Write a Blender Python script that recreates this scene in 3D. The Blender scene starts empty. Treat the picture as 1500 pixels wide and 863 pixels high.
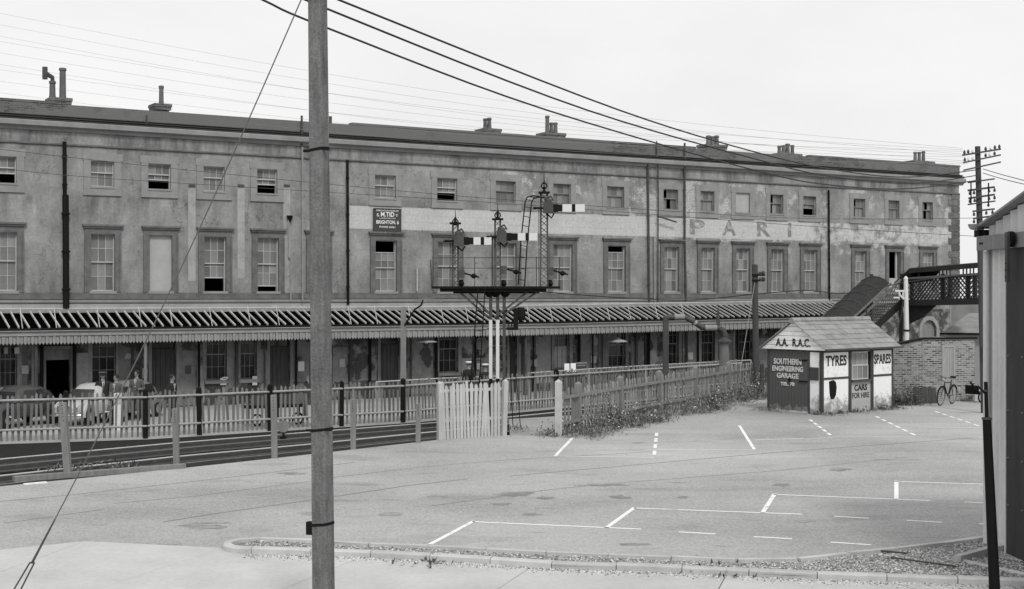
import bpy, math, random
from mathutils import Vector, Matrix
random.seed(7)
S = bpy.context.scene
COL = S.collection
R = math.radians

# ---------------------------------------------------------------- camera, sky, sun, exposure
FPX, CX, CY, CAMH = 2000.0, 750.0, 430.0, 3.9      # focal length and centre in photo pixels, eye height
cam = bpy.data.cameras.new('camera'); camo = bpy.data.objects.new('camera', cam); COL.objects.link(camo)
cam.sensor_width = 36; cam.lens = FPX / 1500 * 36; cam.clip_end = 3000; cam.clip_start = .1
camo.location = (0, 0, CAMH); camo.rotation_euler = (R(90), 0, 0)
S.camera = camo
S.render.resolution_x, S.render.resolution_y = 1024, 589
SUN_EL, SUN_AZ = 46, 163          # azimuth clockwise from +Y (view direction): behind the camera, a little right
w = bpy.data.worlds.new('World'); S.world = w; w.use_nodes = True
nt = w.node_tree; bg = nt.nodes['Background']
sky = nt.nodes.new('ShaderNodeTexSky'); sky.sky_type = 'NISHITA'; sky.sun_disc = False
sky.sun_elevation = R(SUN_EL); sky.sun_rotation = R(SUN_AZ); sky.air_density = 1; sky.dust_density = 6; sky.ozone_density = 1
bw = nt.nodes.new('ShaderNodeRGBToBW'); nt.links.new(sky.outputs[0], bw.inputs[0])
mxs = nt.nodes.new('ShaderNodeMix'); mxs.data_type = 'RGBA'; mxs.inputs[0].default_value = .93
nt.links.new(bw.outputs[0], mxs.inputs[6])
tcw = nt.nodes.new('ShaderNodeTexCoord'); nsw = nt.nodes.new('ShaderNodeTexNoise'); nsw.inputs['Scale'].default_value = 2.6; nsw.inputs['Detail'].default_value = 7; nsw.inputs['Roughness'].default_value = .55
mpw = nt.nodes.new('ShaderNodeMapping'); mpw.inputs['Scale'].default_value = (1, 1, 2.4); nt.links.new(tcw.outputs['Generated'], mpw.inputs[0]); nt.links.new(mpw.outputs[0], nsw.inputs['Vector'])
crw = nt.nodes.new('ShaderNodeMapRange'); crw.inputs[1].default_value = .32; crw.inputs[2].default_value = .68; crw.inputs[3].default_value = 7.45; crw.inputs[4].default_value = 8.55
nt.links.new(nsw.outputs[0], crw.inputs[0]); nt.links.new(crw.outputs[0], mxs.inputs[7])   # high overcast, faint cloud tone all over
nt.links.new(mxs.outputs[2], bg.inputs[0]); bg.inputs[1].default_value = .1
sun = bpy.data.lights.new('sun', 'SUN'); suno = bpy.data.objects.new('sun', sun); COL.objects.link(suno)
sun.energy = 1.5; sun.angle = R(10); sun.color = (1, .99, .97)
suno.rotation_euler = (R(90 - SUN_EL), 0, R(180 - SUN_AZ)); suno.location = (0, 0, 60)
S.view_settings.view_transform = 'Standard'; S.view_settings.look = 'None'
S.view_settings.gamma = 1; S.view_settings.exposure = .25; S.view_settings.use_curve_mapping = False
S.render.engine = 'CYCLES'

# ---------------------------------------------------------------- materials (black and white photograph: greys)
def nd(t, kind, **k):
    n = t.nodes.new(kind)
    for a, b in k.items(): setattr(n, a, b)
    return n
def mth(t, op, a, b=None, clamp=False):
    n = nd(t, 'ShaderNodeMath', operation=op, use_clamp=clamp)
    for i, q in enumerate((a, b)):
        if q is None: continue
        if isinstance(q, (int, float)): n.inputs[i].default_value = q
        else: t.links.new(q, n.inputs[i])
    return n.outputs[0]
def noise(t, vec, scale, detail=6, rough=.6, stretch=None):
    if stretch:
        m = nd(t, 'ShaderNodeMapping'); m.inputs['Scale'].default_value = stretch
        t.links.new(vec, m.inputs[0]); vec = m.outputs[0]
    n = nd(t, 'ShaderNodeTexNoise'); n.inputs['Scale'].default_value = scale
    n.inputs['Detail'].default_value = detail; n.inputs['Roughness'].default_value = rough
    t.links.new(vec, n.inputs['Vector']); return n.outputs[0]
def ramp(t, fac, stops):
    n = nd(t, 'ShaderNodeValToRGB'); e = n.color_ramp.elements
    while len(e) < len(stops): e.new(.5)
    for i, (p, c) in enumerate(stops):
        e[i].position = p; e[i].color = (c, c, c, 1)
    t.links.new(fac, n.inputs[0]); return n.outputs[0]
def mixc(t, fac, a, b):
    n = nd(t, 'ShaderNodeMix', data_type='FLOAT')
    for i, q in zip((0, 2, 3), (fac, a, b)):
        if isinstance(q, (int, float)): n.inputs[i].default_value = q
        else: t.links.new(q, n.inputs[i])
    return n.outputs[0]
def base_mat(name, rough=.85, metal=0, spec=.3):
    m = bpy.data.materials.new(name); m.use_nodes = True; t = m.node_tree
    p = t.nodes['Principled BSDF']; p.inputs['Roughness'].default_value = rough
    p.inputs['Metallic'].default_value = metal; p.inputs['Specular IOR Level'].default_value = spec
    co = nd(t, 'ShaderNodeTexCoord').outputs['Object']
    return m, t, p, co
def bump(t, p, h, strength=.4, dist=.02):
    b = nd(t, 'ShaderNodeBump'); b.inputs['Strength'].default_value = strength; b.inputs['Distance'].default_value = dist
    t.links.new(h, b.inputs['Height']); t.links.new(b.outputs[0], p.inputs['Normal'])
MC = {}
def mat(name, v, rough=.85, amp=.25, sc=6, fine=60, bmp=.3, bd=.006, metal=0, spec=.3, stretch=None, rnd=0):
    """grey with two scales of mottling; rnd = variation from object to object"""
    if name in MC: return MC[name]
    m, t, p, co = base_mat(name, rough, metal, spec)
    a = noise(t, co, sc, 6, .65, stretch); b = noise(t, co, fine, 4, .6, stretch)
    f = mth(t, 'ADD', mth(t, 'MULTIPLY', mth(t, 'SUBTRACT', a, .5), amp * 3.2), mth(t, 'MULTIPLY', mth(t, 'SUBTRACT', b, .5), amp * 1.6))
    k = mth(t, 'ADD', f, 1.0)
    if rnd:
        oi = nd(t, 'ShaderNodeObjectInfo').outputs['Random']
        k = mth(t, 'MULTIPLY', k, mth(t, 'ADD', mth(t, 'MULTIPLY', mth(t, 'SUBTRACT', oi, .5), 2 * rnd), 1.0))
    c = mth(t, 'MAXIMUM', mth(t, 'MULTIPLY', k, v), v * .15)
    t.links.new(c, p.inputs['Base Color'])
    if bmp: bump(t, p, b, bmp, bd)
    MC[name] = m; return m
def sepx(t, co):
    s = nd(t, 'ShaderNodeSeparateXYZ'); t.links.new(co, s.inputs[0]); return s.outputs

def m_asphalt():
    m, t, p, co = base_mat('asphalt', .95, 0, .15)
    big = noise(t, co, .085, 6, .6); streak = noise(t, co, .5, 6, .65, (.35, 1.3, 1)); fine = mth(t, 'ADD', mth(t, 'MULTIPLY', noise(t, co, 7, 5, .7), .3), mth(t, 'MULTIPLY', noise(t, co, 20, 4, .8), .9))
    spot = ramp(t, noise(t, co, .75, 3, .5, (.6, 1.2, 1)), [(.33, .0), (.42, 1)])
    c = mth(t, 'ADD', mixc(t, ramp(t, big, [(.34, 0), (.64, 1)]), .27, .45), mth(t, 'MULTIPLY', mth(t, 'SUBTRACT', streak, .5), .10))
    c = mth(t, 'ADD', c, mth(t, 'MULTIPLY', mth(t, 'SUBTRACT', fine, .6), .72))
    c = mth(t, 'MULTIPLY', c, mixc(t, spot, .86, 1.0))
    speck = ramp(t, noise(t, co, 1.9, 4, .6, (.55, 1.7, 1)), [(.29, 0), (.36, 1)]); c = mth(t, 'MULTIPLY', c, mixc(t, speck, .78, 1.0))
    oil = ramp(t, noise(t, co, .55, 4, .55, (.9, 2.2, 1)), [(.27, 0), (.33, 1)])
    c = mth(t, 'MULTIPLY', c, mixc(t, oil, .62, 1.0))
    t.links.new(c, p.inputs['Base Color']); bump(t, p, fine, .5, .012); return m
def m_stucco():
    """rendered station wall; local x along the wall, z up from the yard (0.5 m below the forecourt)"""
    m, t, p, co = base_mat('grey_stucco', .93, 0, .15)
    s = sepx(t, co); x, z = s[0], s[2]
    blotch = noise(t, co, .55, 7, .7); drip = noise(t, co, .8, 6, .6, (1.5, 1, .45)); fine = noise(t, co, 9, 8, .8)
    c = mixc(t, ramp(t, blotch, [(.28, 0), (.72, 1)]), .15, .345)
    c = mth(t, 'MULTIPLY', c, mth(t, 'ADD', .72, mth(t, 'MULTIPLY', noise(t, co, 1.7, 8, .75), .62)))
    c = mth(t, 'MULTIPLY', c, mixc(t, ramp(t, drip, [(.32, 0), (.6, 1)]), .82, 1.08))
    # soot and rain run-off hanging below the cornice, the upper sills and the painted band
    st = noise(t, co, .9, 7, .7, (1.5, 1, .3)); stm = ramp(t, st, [(.46, 0), (.62, 1)])
    z1 = mth(t, 'MULTIPLY', mth(t, 'SUBTRACT', z, 9.2), 1.0, True); z1 = mth(t, 'MULTIPLY', z1, mth(t, 'LESS_THAN', z, 10.6))
    z2 = mth(t, 'MULTIPLY', mth(t, 'MULTIPLY', mth(t, 'SUBTRACT', z, 6.6), .7, True), mth(t, 'MULTIPLY', mth(t, 'SUBTRACT', 8.6, z), 1.5, True))
    z3 = mth(t, 'MULTIPLY', mth(t, 'SUBTRACT', 5.6, z), .8, True)
    zz_ = mth(t, 'MAXIMUM', mth(t, 'MULTIPLY', z1, .5), mth(t, 'MAXIMUM', mth(t, 'MULTIPLY', z2, .42), mth(t, 'MULTIPLY', z3, .38)))
    c = mth(t, 'MULTIPLY', c, mth(t, 'SUBTRACT', 1.0, mth(t, 'MULTIPLY', stm, zz_)))
    wl = nd(t, 'ShaderNodeTexVoronoi', feature='DISTANCE_TO_EDGE'); wl.inputs['Scale'].default_value = .5
    wp = nd(t, 'ShaderNodeVectorMath', operation='ADD'); nv = nd(t, 'ShaderNodeTexNoise'); nv.inputs['Scale'].default_value = 2.5; nv.inputs['Detail'].default_value = 5; t.links.new(co, nv.inputs['Vector'])
    t.links.new(co, wp.inputs[0]); t.links.new(nv.outputs['Color'], wp.inputs[1]); t.links.new(wp.outputs[0], wl.inputs['Vector'])
    crk = mth(t, 'MULTIPLY', mth(t, 'LESS_THAN', wl.outputs['Distance'], .008), ramp(t, noise(t, co, .35, 3), [(.52, 0), (.56, 1)]))
    c = mth(t, 'MULTIPLY', c, mth(t, 'SUBTRACT', 1.0, mth(t, 'MULTIPLY', crk, .33)))
    # courses of the masonry behind the render
    br = nd(t, 'ShaderNodeTexBrick'); br.inputs['Scale'].default_value = 1
    br.inputs['Brick Width'].default_value = .6; br.inputs['Row Height'].default_value = .3; br.inputs['Mortar Size'].default_value = .012
    cb = nd(t, 'ShaderNodeCombineXYZ'); t.links.new(x, cb.inputs[0]); t.links.new(z, cb.inputs[1]); t.links.new(cb.outputs[0], br.inputs[0])
    c = mth(t, 'MULTIPLY', c, mixc(t, br.outputs['Fac'], 1.0, .95))
    # bare patches where the render has come away: pale or dark, brick coursed
    b2 = nd(t, 'ShaderNodeTexBrick'); b2.inputs['Scale'].default_value = 1
    b2.inputs['Brick Width'].default_value = .225; b2.inputs['Row Height'].default_value = .075; b2.inputs['Mortar Size'].default_value = .012
    t.links.new(cb.outputs[0], b2.inputs[0])
    pm = ramp(t, noise(t, co, .62, 10, .70), [(.515, 0), (.565, 1)])
    hi = mth(t, 'MULTIPLY', mth(t, 'GREATER_THAN', z, 6.5), mth(t, 'LESS_THAN', z, 9.95))
    right = mth(t, 'GREATER_THAN', x, 17.5)
    pale = mth(t, 'MULTIPLY', mth(t, 'MULTIPLY', pm, hi), right)
    c = mixc(t, pale, c, mixc(t, b2.outputs['Fac'], mth(t, 'MULTIPLY', .46, mixc(t, fine, .6, 1.4)), .32))
    # painted advertising band, flaking away to the right
    inb = mth(t, 'MULTIPLY', mth(t, 'GREATER_THAN', z, 7.17), mth(t, 'LESS_THAN', z, 8.13))
    inb = mth(t, 'MULTIPLY', inb, mth(t, 'MULTIPLY', mth(t, 'GREATER_THAN', x, 10.1), mth(t, 'LESS_THAN', x, 46.6)))
    wear = noise(t, co, 1.6, 7, .75)
    thr = mixc(t, mth(t, 'MULTIPLY', mth(t, 'SUBTRACT', x, 34.5), .5, True), .28, .43)
    keep = mth(t, 'MULTIPLY', mth(t, 'SUBTRACT', wear, thr), 9, True)
    fade = mth(t, 'ADD', .50, mth(t, 'MULTIPLY', mth(t, 'SUBTRACT', blotch, .5), .25))
    fade = mth(t, 'MULTIPLY', fade, mixc(t, br.outputs['Fac'], 1.0, .86))
    c = mixc(t, mth(t, 'MULTIPLY', inb, mth(t, 'MULTIPLY', keep, .95)), c, fade)
    # ground floor: dark distemper with pale flaked areas, deepened to paint in canopy shade
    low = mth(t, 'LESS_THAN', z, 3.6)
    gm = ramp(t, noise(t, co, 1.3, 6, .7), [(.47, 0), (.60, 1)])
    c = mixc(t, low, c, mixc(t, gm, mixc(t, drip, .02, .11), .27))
    dirt = ramp(t, noise(t, co, .9, 5, .7, (1, 1, .5)), [(.35, .0), (.55, 1)])
    top = mth(t, 'MULTIPLY', mth(t, 'GREATER_THAN', z, 10.45), mth(t, 'SUBTRACT', 1.0, dirt))
    c = mth(t, 'MULTIPLY', c, mth(t, 'SUBTRACT', 1.0, mth(t, 'MULTIPLY', top, .3)))
    c = mth(t, 'MULTIPLY', c, mth(t, 'ADD', .4, mth(t, 'MULTIPLY', fine, 1.2)))
    t.links.new(c, p.inputs['Base Color'])
    bump(t, p, mth(t, 'ADD', fine, mth(t, 'MULTIPLY', pale, -1.5)), .5, .012); return m
def m_brick(name, v, mort, w=.225, h=.075, ms=.012, var=.5, axis='xz', patch=None):
    m, t, p, co = base_mat(name, .92, 0, .15); s = sepx(t, co)
    cb = nd(t, 'ShaderNodeCombineXYZ'); t.links.new(s[0], cb.inputs[0]); t.links.new(s[2], cb.inputs[1])
    br = nd(t, 'ShaderNodeTexBrick'); br.inputs['Scale'].default_value = 1; br.inputs['Brick Width'].default_value = w
    br.inputs['Row Height'].default_value = h; br.inputs['Mortar Size'].default_value = ms; br.inputs['Bias'].default_value = 0
    br.inputs['Color1'].default_value = (v * (1 - var),) * 3 + (1,); br.inputs['Color2'].default_value = (v * (1 + var),) * 3 + (1,)
    br.inputs['Mortar'].default_value = (mort,) * 3 + (1,); t.links.new(cb.outputs[0], br.inputs[0])
    n = noise(t, co, 1.2, 6, .7); f = noise(t, co, 40, 3, .6)
    bwn = nd(t, 'ShaderNodeRGBToBW'); t.links.new(br.outputs[0], bwn.inputs[0])
    c = mth(t, 'MULTIPLY', bwn.outputs[0], mth(t, 'ADD', .45, mth(t, 'ADD', n, mth(t, 'MULTIPLY', f, .2))))
    if patch:
        c = mixc(t, ramp(t, noise(t, co, .22, 4, .6), [(.46, 0), (.5, 1)]), c, mth(t, 'MULTIPLY', patch, mixc(t, f, .8, 1.2)))
    t.links.new(c, p.inputs['Base Color'])
    bump(t, p, mth(t, 'SUBTRACT', mth(t, 'MULTIPLY', f, .3), br.outputs['Fac']), .5, .01); return m
def m_worn(name, v, under, sc=2.5, lo=.42, hi=.5, fade_low=0):
    """paint worn through to what is under it; fade_low = metres of splash stain from the ground up"""
    m, t, p, co = base_mat(name, .75, 0, .25); n = noise(t, co, sc, 7, .72); f = noise(t, co, 50, 3, .6)
    q = n
    if fade_low:
        z = sepx(t, co)[2]
        q = mth(t, 'ADD', n, mth(t, 'SUBTRACT', mth(t, 'MULTIPLY', z, .55 / fade_low, True), .32))
    c = mixc(t, ramp(t, q, [(lo, 0), (hi, 1)]), under, v)
    c = mth(t, 'MULTIPLY', c, mixc(t, f, .88, 1.12)); t.links.new(c, p.inputs['Base Color']); bump(t, p, f, .2, .004); return m

def m_pole():
    m, t, p, co = base_mat('rough_pole', .95, 0, .15); sp_ = noise(t, co, 38, 4, .8); st = noise(t, co, 4.5, 6, .7, (1.6, 1.6, .22)); bl = noise(t, co, 2.2, 5, .7)
    c = mth(t, 'MULTIPLY', .19, mth(t, 'ADD', .15, mth(t, 'MULTIPLY', sp_, 1.7)))
    c = mth(t, 'MULTIPLY', c, mixc(t, ramp(t, st, [(.35, 0), (.62, 1)]), .72, 1.25)); c = mth(t, 'MULTIPLY', c, mixc(t, ramp(t, bl, [(.36, 0), (.6, 1)]), .8, 1.1))
    t.links.new(c, p.inputs['Base Color']); bump(t, p, sp_, 1.0, .03); return m

M = dict(asphalt=m_asphalt(), stucco=m_stucco(),
    parapet=m_brick('parapet_brick', .10, .14, .225, .075, .012, .4, patch=.15),
    brick=m_brick('old_brick', .15, .31, .22, .075, .014, .75),
    chimney=m_brick('chimney_brick', .12, .17, .22, .075, .012, .4),
    cornice=mat('cornice_render', .24, .9, .3, 1.2, 25), cornice_d=mat('cornice_mould', .055, .9, .35, 1.4, 30),
    surround=mat('architrave_dirty', .135, .9, .45, 2.6, 30), surround2=mat('architrave_plain', .25, .9, .25, 2, 30),
    sash=mat('sash_paint', .43, .6, .2, 5, 40, .1), sashd=mat('sash_paint_dark', .2, .6, .2, 5, 40, .1),
    pane=mat('dirty_pane', .185, .35, .18, 1.5, 18, 0, spec=.35, rnd=.4), glass=mat('dark_glass', .022, .12, .3, 2, 20, 0, spec=.5, rnd=.5),
    board=mat('boarded_panel', .38, .8, .15, 2, 25), plaster=mat('flaking_plaster', .22, .92, .45, 1.5, 14, .4, rnd=.35),
    pot=mat('chimney_pot', .11, .8, .25, 3, 30, rnd=.3), black=mat('black_iron', .009, .65, .3, 6, 60, spec=.12), iron=mat('grey_iron', .06, .6, .4, 5, 50),
    lead=mat('lead_flashing', .25, .7, .3, 2, 30), rail=mat('rail_steel', .72, .45, .1, 3, 40, 0, metal=.25), railside=mat('rail_rust', .07, .8, .3, 5, 50),
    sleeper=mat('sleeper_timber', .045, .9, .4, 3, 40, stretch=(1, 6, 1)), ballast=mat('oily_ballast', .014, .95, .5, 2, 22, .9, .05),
    yard=mat('yard_concrete', .33, .92, .25, .6, 12), canopyglass=mat('sooty_glass', .002, .9, .5, 3, 30, 0, spec=0),
    bar=mat('glazing_bar', .45, .7, .3, 4, 40), fascia=mat('fascia_paint', .27, .8, .25, 1.5, 30), valance=mat('valance_paint', .25, .8, .3, 2, 30),
    timber=mat('weathered_timber', .2, .9, .35, 2.5, 30, .5, .01, stretch=(3, 3, .5)), timberd=mat('dark_timber', .06, .9, .4, 2.5, 30, .5, .01, stretch=(3, 3, .5)),
    picket=mat('picket_grey', .22, .88, .3, 3, 35, .4, .006, stretch=(2, 2, .6), rnd=.28), picketw=mat('picket_white', .46, .85, .2, 3, 35, .3, .006, stretch=(2, 2, .6), rnd=.1),
    concrete=mat('pavement_concrete', .47, .92, .2, .5, 12, .3, .005, rnd=.05), kerb=mat('kerb_concrete', .46, .9, .25, 2, 40, .4, .008, rnd=.12),
    lattice=mat('lattice_paint', .075, .7, .3, 4, 40), railtop=mat('rail_dull', .22, .6, .2, 4, 40, 0), picketd=mat('picket_dark', .165, .88, .3, 3, 35, .4, .006, stretch=(2, 2, .6), rnd=.3), railbar=mat('fence_rail', .31, .8, .3, 4, 40), armw=m_worn('signal_white', .62, .4, 3, .3, .4), oil=m_worn('oil_stain', .19, .32, 1.6, .40, .56), guy=mat('guy_steel', .11, .7, .3, 8, 60, 0), galvw=mat('window_paper', .6, .9, .1),
    line=m_worn('line_paint', .78, .40, 3.5, .34, .44), seam=mat('tar_seam', .19, .95, .25, 1, 30),
    gravel=mat('gravel', .40, .9, .3, 6, 60, 0), pole=m_pole(),
    white=m_worn('white_paint', .82, .55, 2.6, .30, .50), whitel=m_worn('white_paint_splashed', .80, .3, 3.2, .30, .48, 1.0),
    black_letter=mat('black_lettering', .022, .6, .3, 8, 50, 0), white_letter=m_worn('white_lettering', .55, .1, 7, .36, .46),
    doorp=m_worn('door_paint', .085, .19, 4, .33, .40, .5), slate=mat('asbestos_slate', .26, .88, .3, 3, 35, .4, .006, rnd=.12),
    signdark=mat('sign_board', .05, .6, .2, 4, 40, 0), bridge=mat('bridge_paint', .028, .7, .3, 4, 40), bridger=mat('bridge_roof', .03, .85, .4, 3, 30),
    bridgetop=mat('bridge_edge', .16, .8, .3, 4, 40), corr=mat('corrugated_pale', .58, .7, .22, 1.6, 30, .1, stretch=(2, 2, .4)), corrd=mat('corrugated_dark', .05, .7, .3, 2, 30, .1, stretch=(2, 2, .4)),
    leaf=mat('weed_leaf', .075, .7, .6, 3, 20, 0), leafp=mat('weed_pale', .22, .7, .6, 3, 20, 0), flower=mat('flower_white', .62, .7, .1, 3, 20, 0),
    carp=mat('car_pale', .42, .3, .1, 2, 20, 0, spec=.5), card=mat('car_dark', .05, .28, .1, 2, 20, 0, spec=.5), cargrey=mat('car_grey', .17, .3, .1, 2, 20, 0, spec=.5),
    rubber=mat('rubber', .015, .8, .2, 5, 40, 0), chrome=mat('chrome', .5, .15, .05, 5, 40, 0, metal=1),
    skin=mat('skin', .22, .6, .08, 8, 60, 0), suit=mat('dark_cloth', .022, .9, .3, 6, 60, 0), jacket=mat('grey_cloth', .09, .9, .3, 6, 60, 0), shirt=mat('pale_cloth', .55, .9, .1, 6, 60, 0), hair=mat('hair', .02, .7, .2, 20, 80, 0), capw=mat('cap_white', .75, .8, .05, 6, 60, 0),
    wire=mat('wire_dark', .03, .7, .1, 5, 40, 0), wirep=mat('wire_pale', .25, .7, .1, 5, 40, 0), galv=mat('galvanised', .3, .5, .2, 5, 50, 0, metal=.6),
    ghost=m_worn('ghost_lettering', .21, .42, 2.2, .40, .50), dirtpath=mat('trodden_path', .3, .95, .3, .8, 14), insul=mat('insulator', .05, .3, .1, 5, 40, 0), insulw=mat('insulator_white', .7, .3, .05, 5, 40, 0))

# ---------------------------------------------------------------- mesh building
def V3(*a): return Vector(a)
class MB:
    def __init__(s): s.v, s.f, s.mi = [], [], []
    def add(s, vs, fs, mi=0):
        o = len(s.v); s.v += [tuple(v) for v in vs]; s.f += [tuple(i + o for i in f) for f in fs]; s.mi += [mi] * len(fs); return s
    def box(s, x0, x1, y0, y1, z0, z1, mi=0):
        return s.add([(x, y, z) for z in (z0, z1) for x, y in ((x0, y0), (x1, y0), (x1, y1), (x0, y1))],
                     [(3, 2, 1, 0), (4, 5, 6, 7), (0, 1, 5, 4), (1, 2, 6, 5), (2, 3, 7, 6), (3, 0, 4, 7)], mi)
    def bar(s, a, b, w, h=None, mi=0, up=(0, 0, 1)):
        a, b = Vector(a), Vector(b); h = h or w; d = (b - a).normalized(); up = Vector(up)
        if abs(d.dot(up)) > .99: up = Vector((0, 1, 0))
        x = d.cross(up).normalized() * (w / 2); y = x.cross(d).normalized() * (h / 2)
        vs = [p + q for p in (a, b) for q in (-x - y, x - y, x + y, -x + y)]
        return s.add(vs, [(3, 2, 1, 0), (4, 5, 6, 7), (0, 1, 5, 4), (1, 2, 6, 5), (2, 3, 7, 6), (3, 0, 4, 7)], mi)
    def path(s, pts, r, n=8, mi=0, cap=True, closed=False):
        pts = [Vector(p) for p in pts]; rs = r if isinstance(r, (list, tuple)) else [r] * len(pts); o = len(s.v); vs = []; px = None
        for i, p in enumerate(pts):
            a = pts[i - 1] if (i > 0 or closed) else p; b = pts[(i + 1) % len(pts)] if (i < len(pts) - 1 or closed) else p
            d = (b - a).normalized()
            if px is None:
                u = Vector((0, 0, 1)) if abs(d.z) < .9 else Vector((1, 0, 0)); px = d.cross(u).normalized()
            px = (px - d * px.dot(d)).normalized(); py = d.cross(px)
            vs += [p + (px * math.cos(2 * math.pi * k / n) + py * math.sin(2 * math.pi * k / n)) * rs[i] for k in range(n)]
        fs = []; L = len(pts)
        for i in range(L if closed else L - 1):
            j = (i + 1) % L
            fs += [(i * n + k, i * n + (k + 1) % n, j * n + (k + 1) % n, j * n + k) for k in range(n)]
        if cap and not closed: fs += [tuple(range(n - 1, -1, -1)), tuple((L - 1) * n + k for k in range(n))]
        return s.add(vs, fs, mi)
    def tube(s, a, b, r0, r1=None, n=10, mi=0): return s.path([a, b], [r0, r0 if r1 is None else r1], n, mi)
    def lathe(s, c, prof, n=16, mi=0):
        c = Vector(c); vs = [c + Vector((r * math.cos(2 * math.pi * k / n), r * math.sin(2 * math.pi * k / n), z)) for r, z in prof for k in range(n)]
        fs = [(i * n + k, i * n + (k + 1) % n, (i + 1) * n + (k + 1) % n, (i + 1) * n + k) for i in range(len(prof) - 1) for k in range(n)]
        fs += [tuple(range(n - 1, -1, -1)), tuple((len(prof) - 1) * n + k for k in range(n))]
        return s.add(vs, fs, mi)
    def ext(s, poly, vec, mi=0):
        """polygon (3D points) extruded by vec"""
        n = len(poly); p = [Vector(q) for q in poly]; vec = Vector(vec)
        return s.add(p + [q + vec for q in p], [tuple(range(n - 1, -1, -1)), tuple(range(n, 2 * n))] + [(i, (i + 1) % n, n + (i + 1) % n, n + i) for i in range(n)], mi)
    def ring(s, c, nrm, R_, r, n=24, k=6, mi=0):
        c, nrm = Vector(c), Vector(nrm).normalized(); u = nrm.cross((0, 0, 1)); u = u.normalized() if u.length > .1 else Vector((1, 0, 0)); v = nrm.cross(u)
        return s.path([c + (u * math.cos(2 * math.pi * i / n) + v * math.sin(2 * math.pi * i / n)) * R_ for i in range(n)], r, k, mi, closed=True)
    def mesh(s, name, mats, smooth=False, inv=None):
        me = bpy.data.meshes.new(name); vs = s.v
        if inv is not None: vs = [inv @ Vector(v) for v in vs]
        me.from_pydata([tuple(v) for v in vs], [], s.f)
        for m in (mats if isinstance(mats, (list, tuple)) else [mats]): me.materials.append(m)
        if len(me.materials) > 1: me.polygons.foreach_set('material_index', s.mi)
        if smooth:
            me.polygons.foreach_set('use_smooth', [True] * len(s.f)); me.set_sharp_from_angle(angle=R(38))
        me.update(); return me
    def build(s, name, mats, parent=None, smooth=False, world=False, label=None, kind=None, loc=None, rot=None):
        inv = None
        if world and parent is not None: inv = MW[parent.name].inverted()
        return link(name, s.mesh(name, mats, smooth, inv), parent, loc, rot, label, kind)
MW = {}
def link(name, data, parent=None, loc=None, rot=None, label=None, kind=None, scale=None):
    o = bpy.data.objects.new(name, data); COL.objects.link(o); o.parent = parent
    if loc is not None: o.location = loc
    if rot is not None: o.rotation_euler = rot if isinstance(rot, (tuple, list)) else (0, 0, rot)
    if scale is not None: o.scale = scale
    if label: o['label'] = label
    if kind: o['kind'] = kind
    if parent is not None: MW[o.name] = MW[parent.name]
    return o
def thing(name, label, cat, loc=(0, 0, 0), rz=0, group=None):
    o = link(name, None, None, loc, rz, label); o['category'] = cat; o.empty_display_size = .2
    if group: o['group'] = group
    MW[o.name] = Matrix.Translation(loc) @ Matrix.Rotation(rz, 4, 'Z'); return o
def tag(o, label, cat, group=None):
    o['label'] = label; o['category'] = cat
    if group: o['group'] = group
    return o
def struct(o): o['kind'] = 'structure'; MW[o.name] = Matrix.Identity(4); return o
def text(s, name, size, m, parent, loc, rot, width=None, ext=.003, bold=.0, label=None):
    cu = bpy.data.curves.new(name, 'FONT'); cu.body = s; cu.size = size; cu.extrude = ext; cu.offset = bold; cu.align_x = 'CENTER'; cu.align_y = 'CENTER'
    cu.resolution_u = 3
    t = bpy.data.objects.new('tmp', cu); COL.objects.link(t); bpy.context.view_layer.update()
    me = bpy.data.meshes.new_from_object(t.evaluated_get(bpy.context.evaluated_depsgraph_get())); bpy.data.objects.remove(t)
    me.materials.clear(); me.materials.append(m); xs = [v.co.x for v in me.vertices]
    if width:
        k = width / (max(xs) - min(xs))
        for v in me.vertices: v.co.x *= k
    return link(name, me, parent, loc, rot, label)

# photo pixel -> place: on a level plane, at a depth, or on a plane along the station front
def gp(x, y, z=0.):
    Z = FPX * (CAMH - z) / (y - CY); return Vector(((x - CX) / FPX * Z, Z, z))
def dp(x, y, Z): return Vector(((x - CX) / FPX * Z, Z, CAMH - (y - CY) / FPX * Z))
FA = R(59); FD = Vector((math.sin(FA), math.cos(FA), 0)); FN = Vector((FD.y, -FD.x, 0)); F0 = Vector((-15.47, 52, -.5))
def fp(x, y, o=0.):
    """local (along, up) on the plane o metres in front of the station wall"""
    u = (x - CX) / FPX; q = F0 + FN * o; t = (u * q.y - q.x) / (FD.x - u * FD.y); Z = q.y + FD.y * t
    return t, CAMH - (y - CY) / FPX * Z + .5
FRZ = math.atan2(FD.y, FD.x)
# ---------------------------------------------------------------- ground, forecourt, track bed, pavement
g = MB().add([(-600, -60, -.56), (700, -60, -.56), (700, 1500, -.56), (-600, 1500, -.56)], [(0, 1, 2, 3)]).build('ground', M['yard']); struct(g)
edge_px = [(0, 711), (270, 684), (400, 670), (517, 657), (640, 643), (745, 636)]
EDGE = [gp(x, y) for x, y in edge_px]
EDGE = [EDGE[0] + (EDGE[0] - EDGE[1]) * 3] + EDGE
PF = [gp(*q) for q in [(818, 638), (905, 618), (965, 605), (1018, 595), (1065, 585), (1105, 577)]]
rim = EDGE + PF + [V3(9.6, 55, 0), V3(14, 57.5, 0), V3(60, 57.5, 0), V3(60, -30, 0), V3(-40, -30, 0), V3(-40, EDGE[0].y - 20, 0)]
fc = MB(); n = len(rim)
fc.add([(p.x, p.y, 0) for p in rim] + [(p.x, p.y, -.56) for p in rim],
       [tuple(range(n - 1, -1, -1))] + [(i, (i + 1) % n, n + (i + 1) % n, n + i) for i in range(n)])
forecourt = struct(fc.build('forecourt', M['asphalt']))
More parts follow.
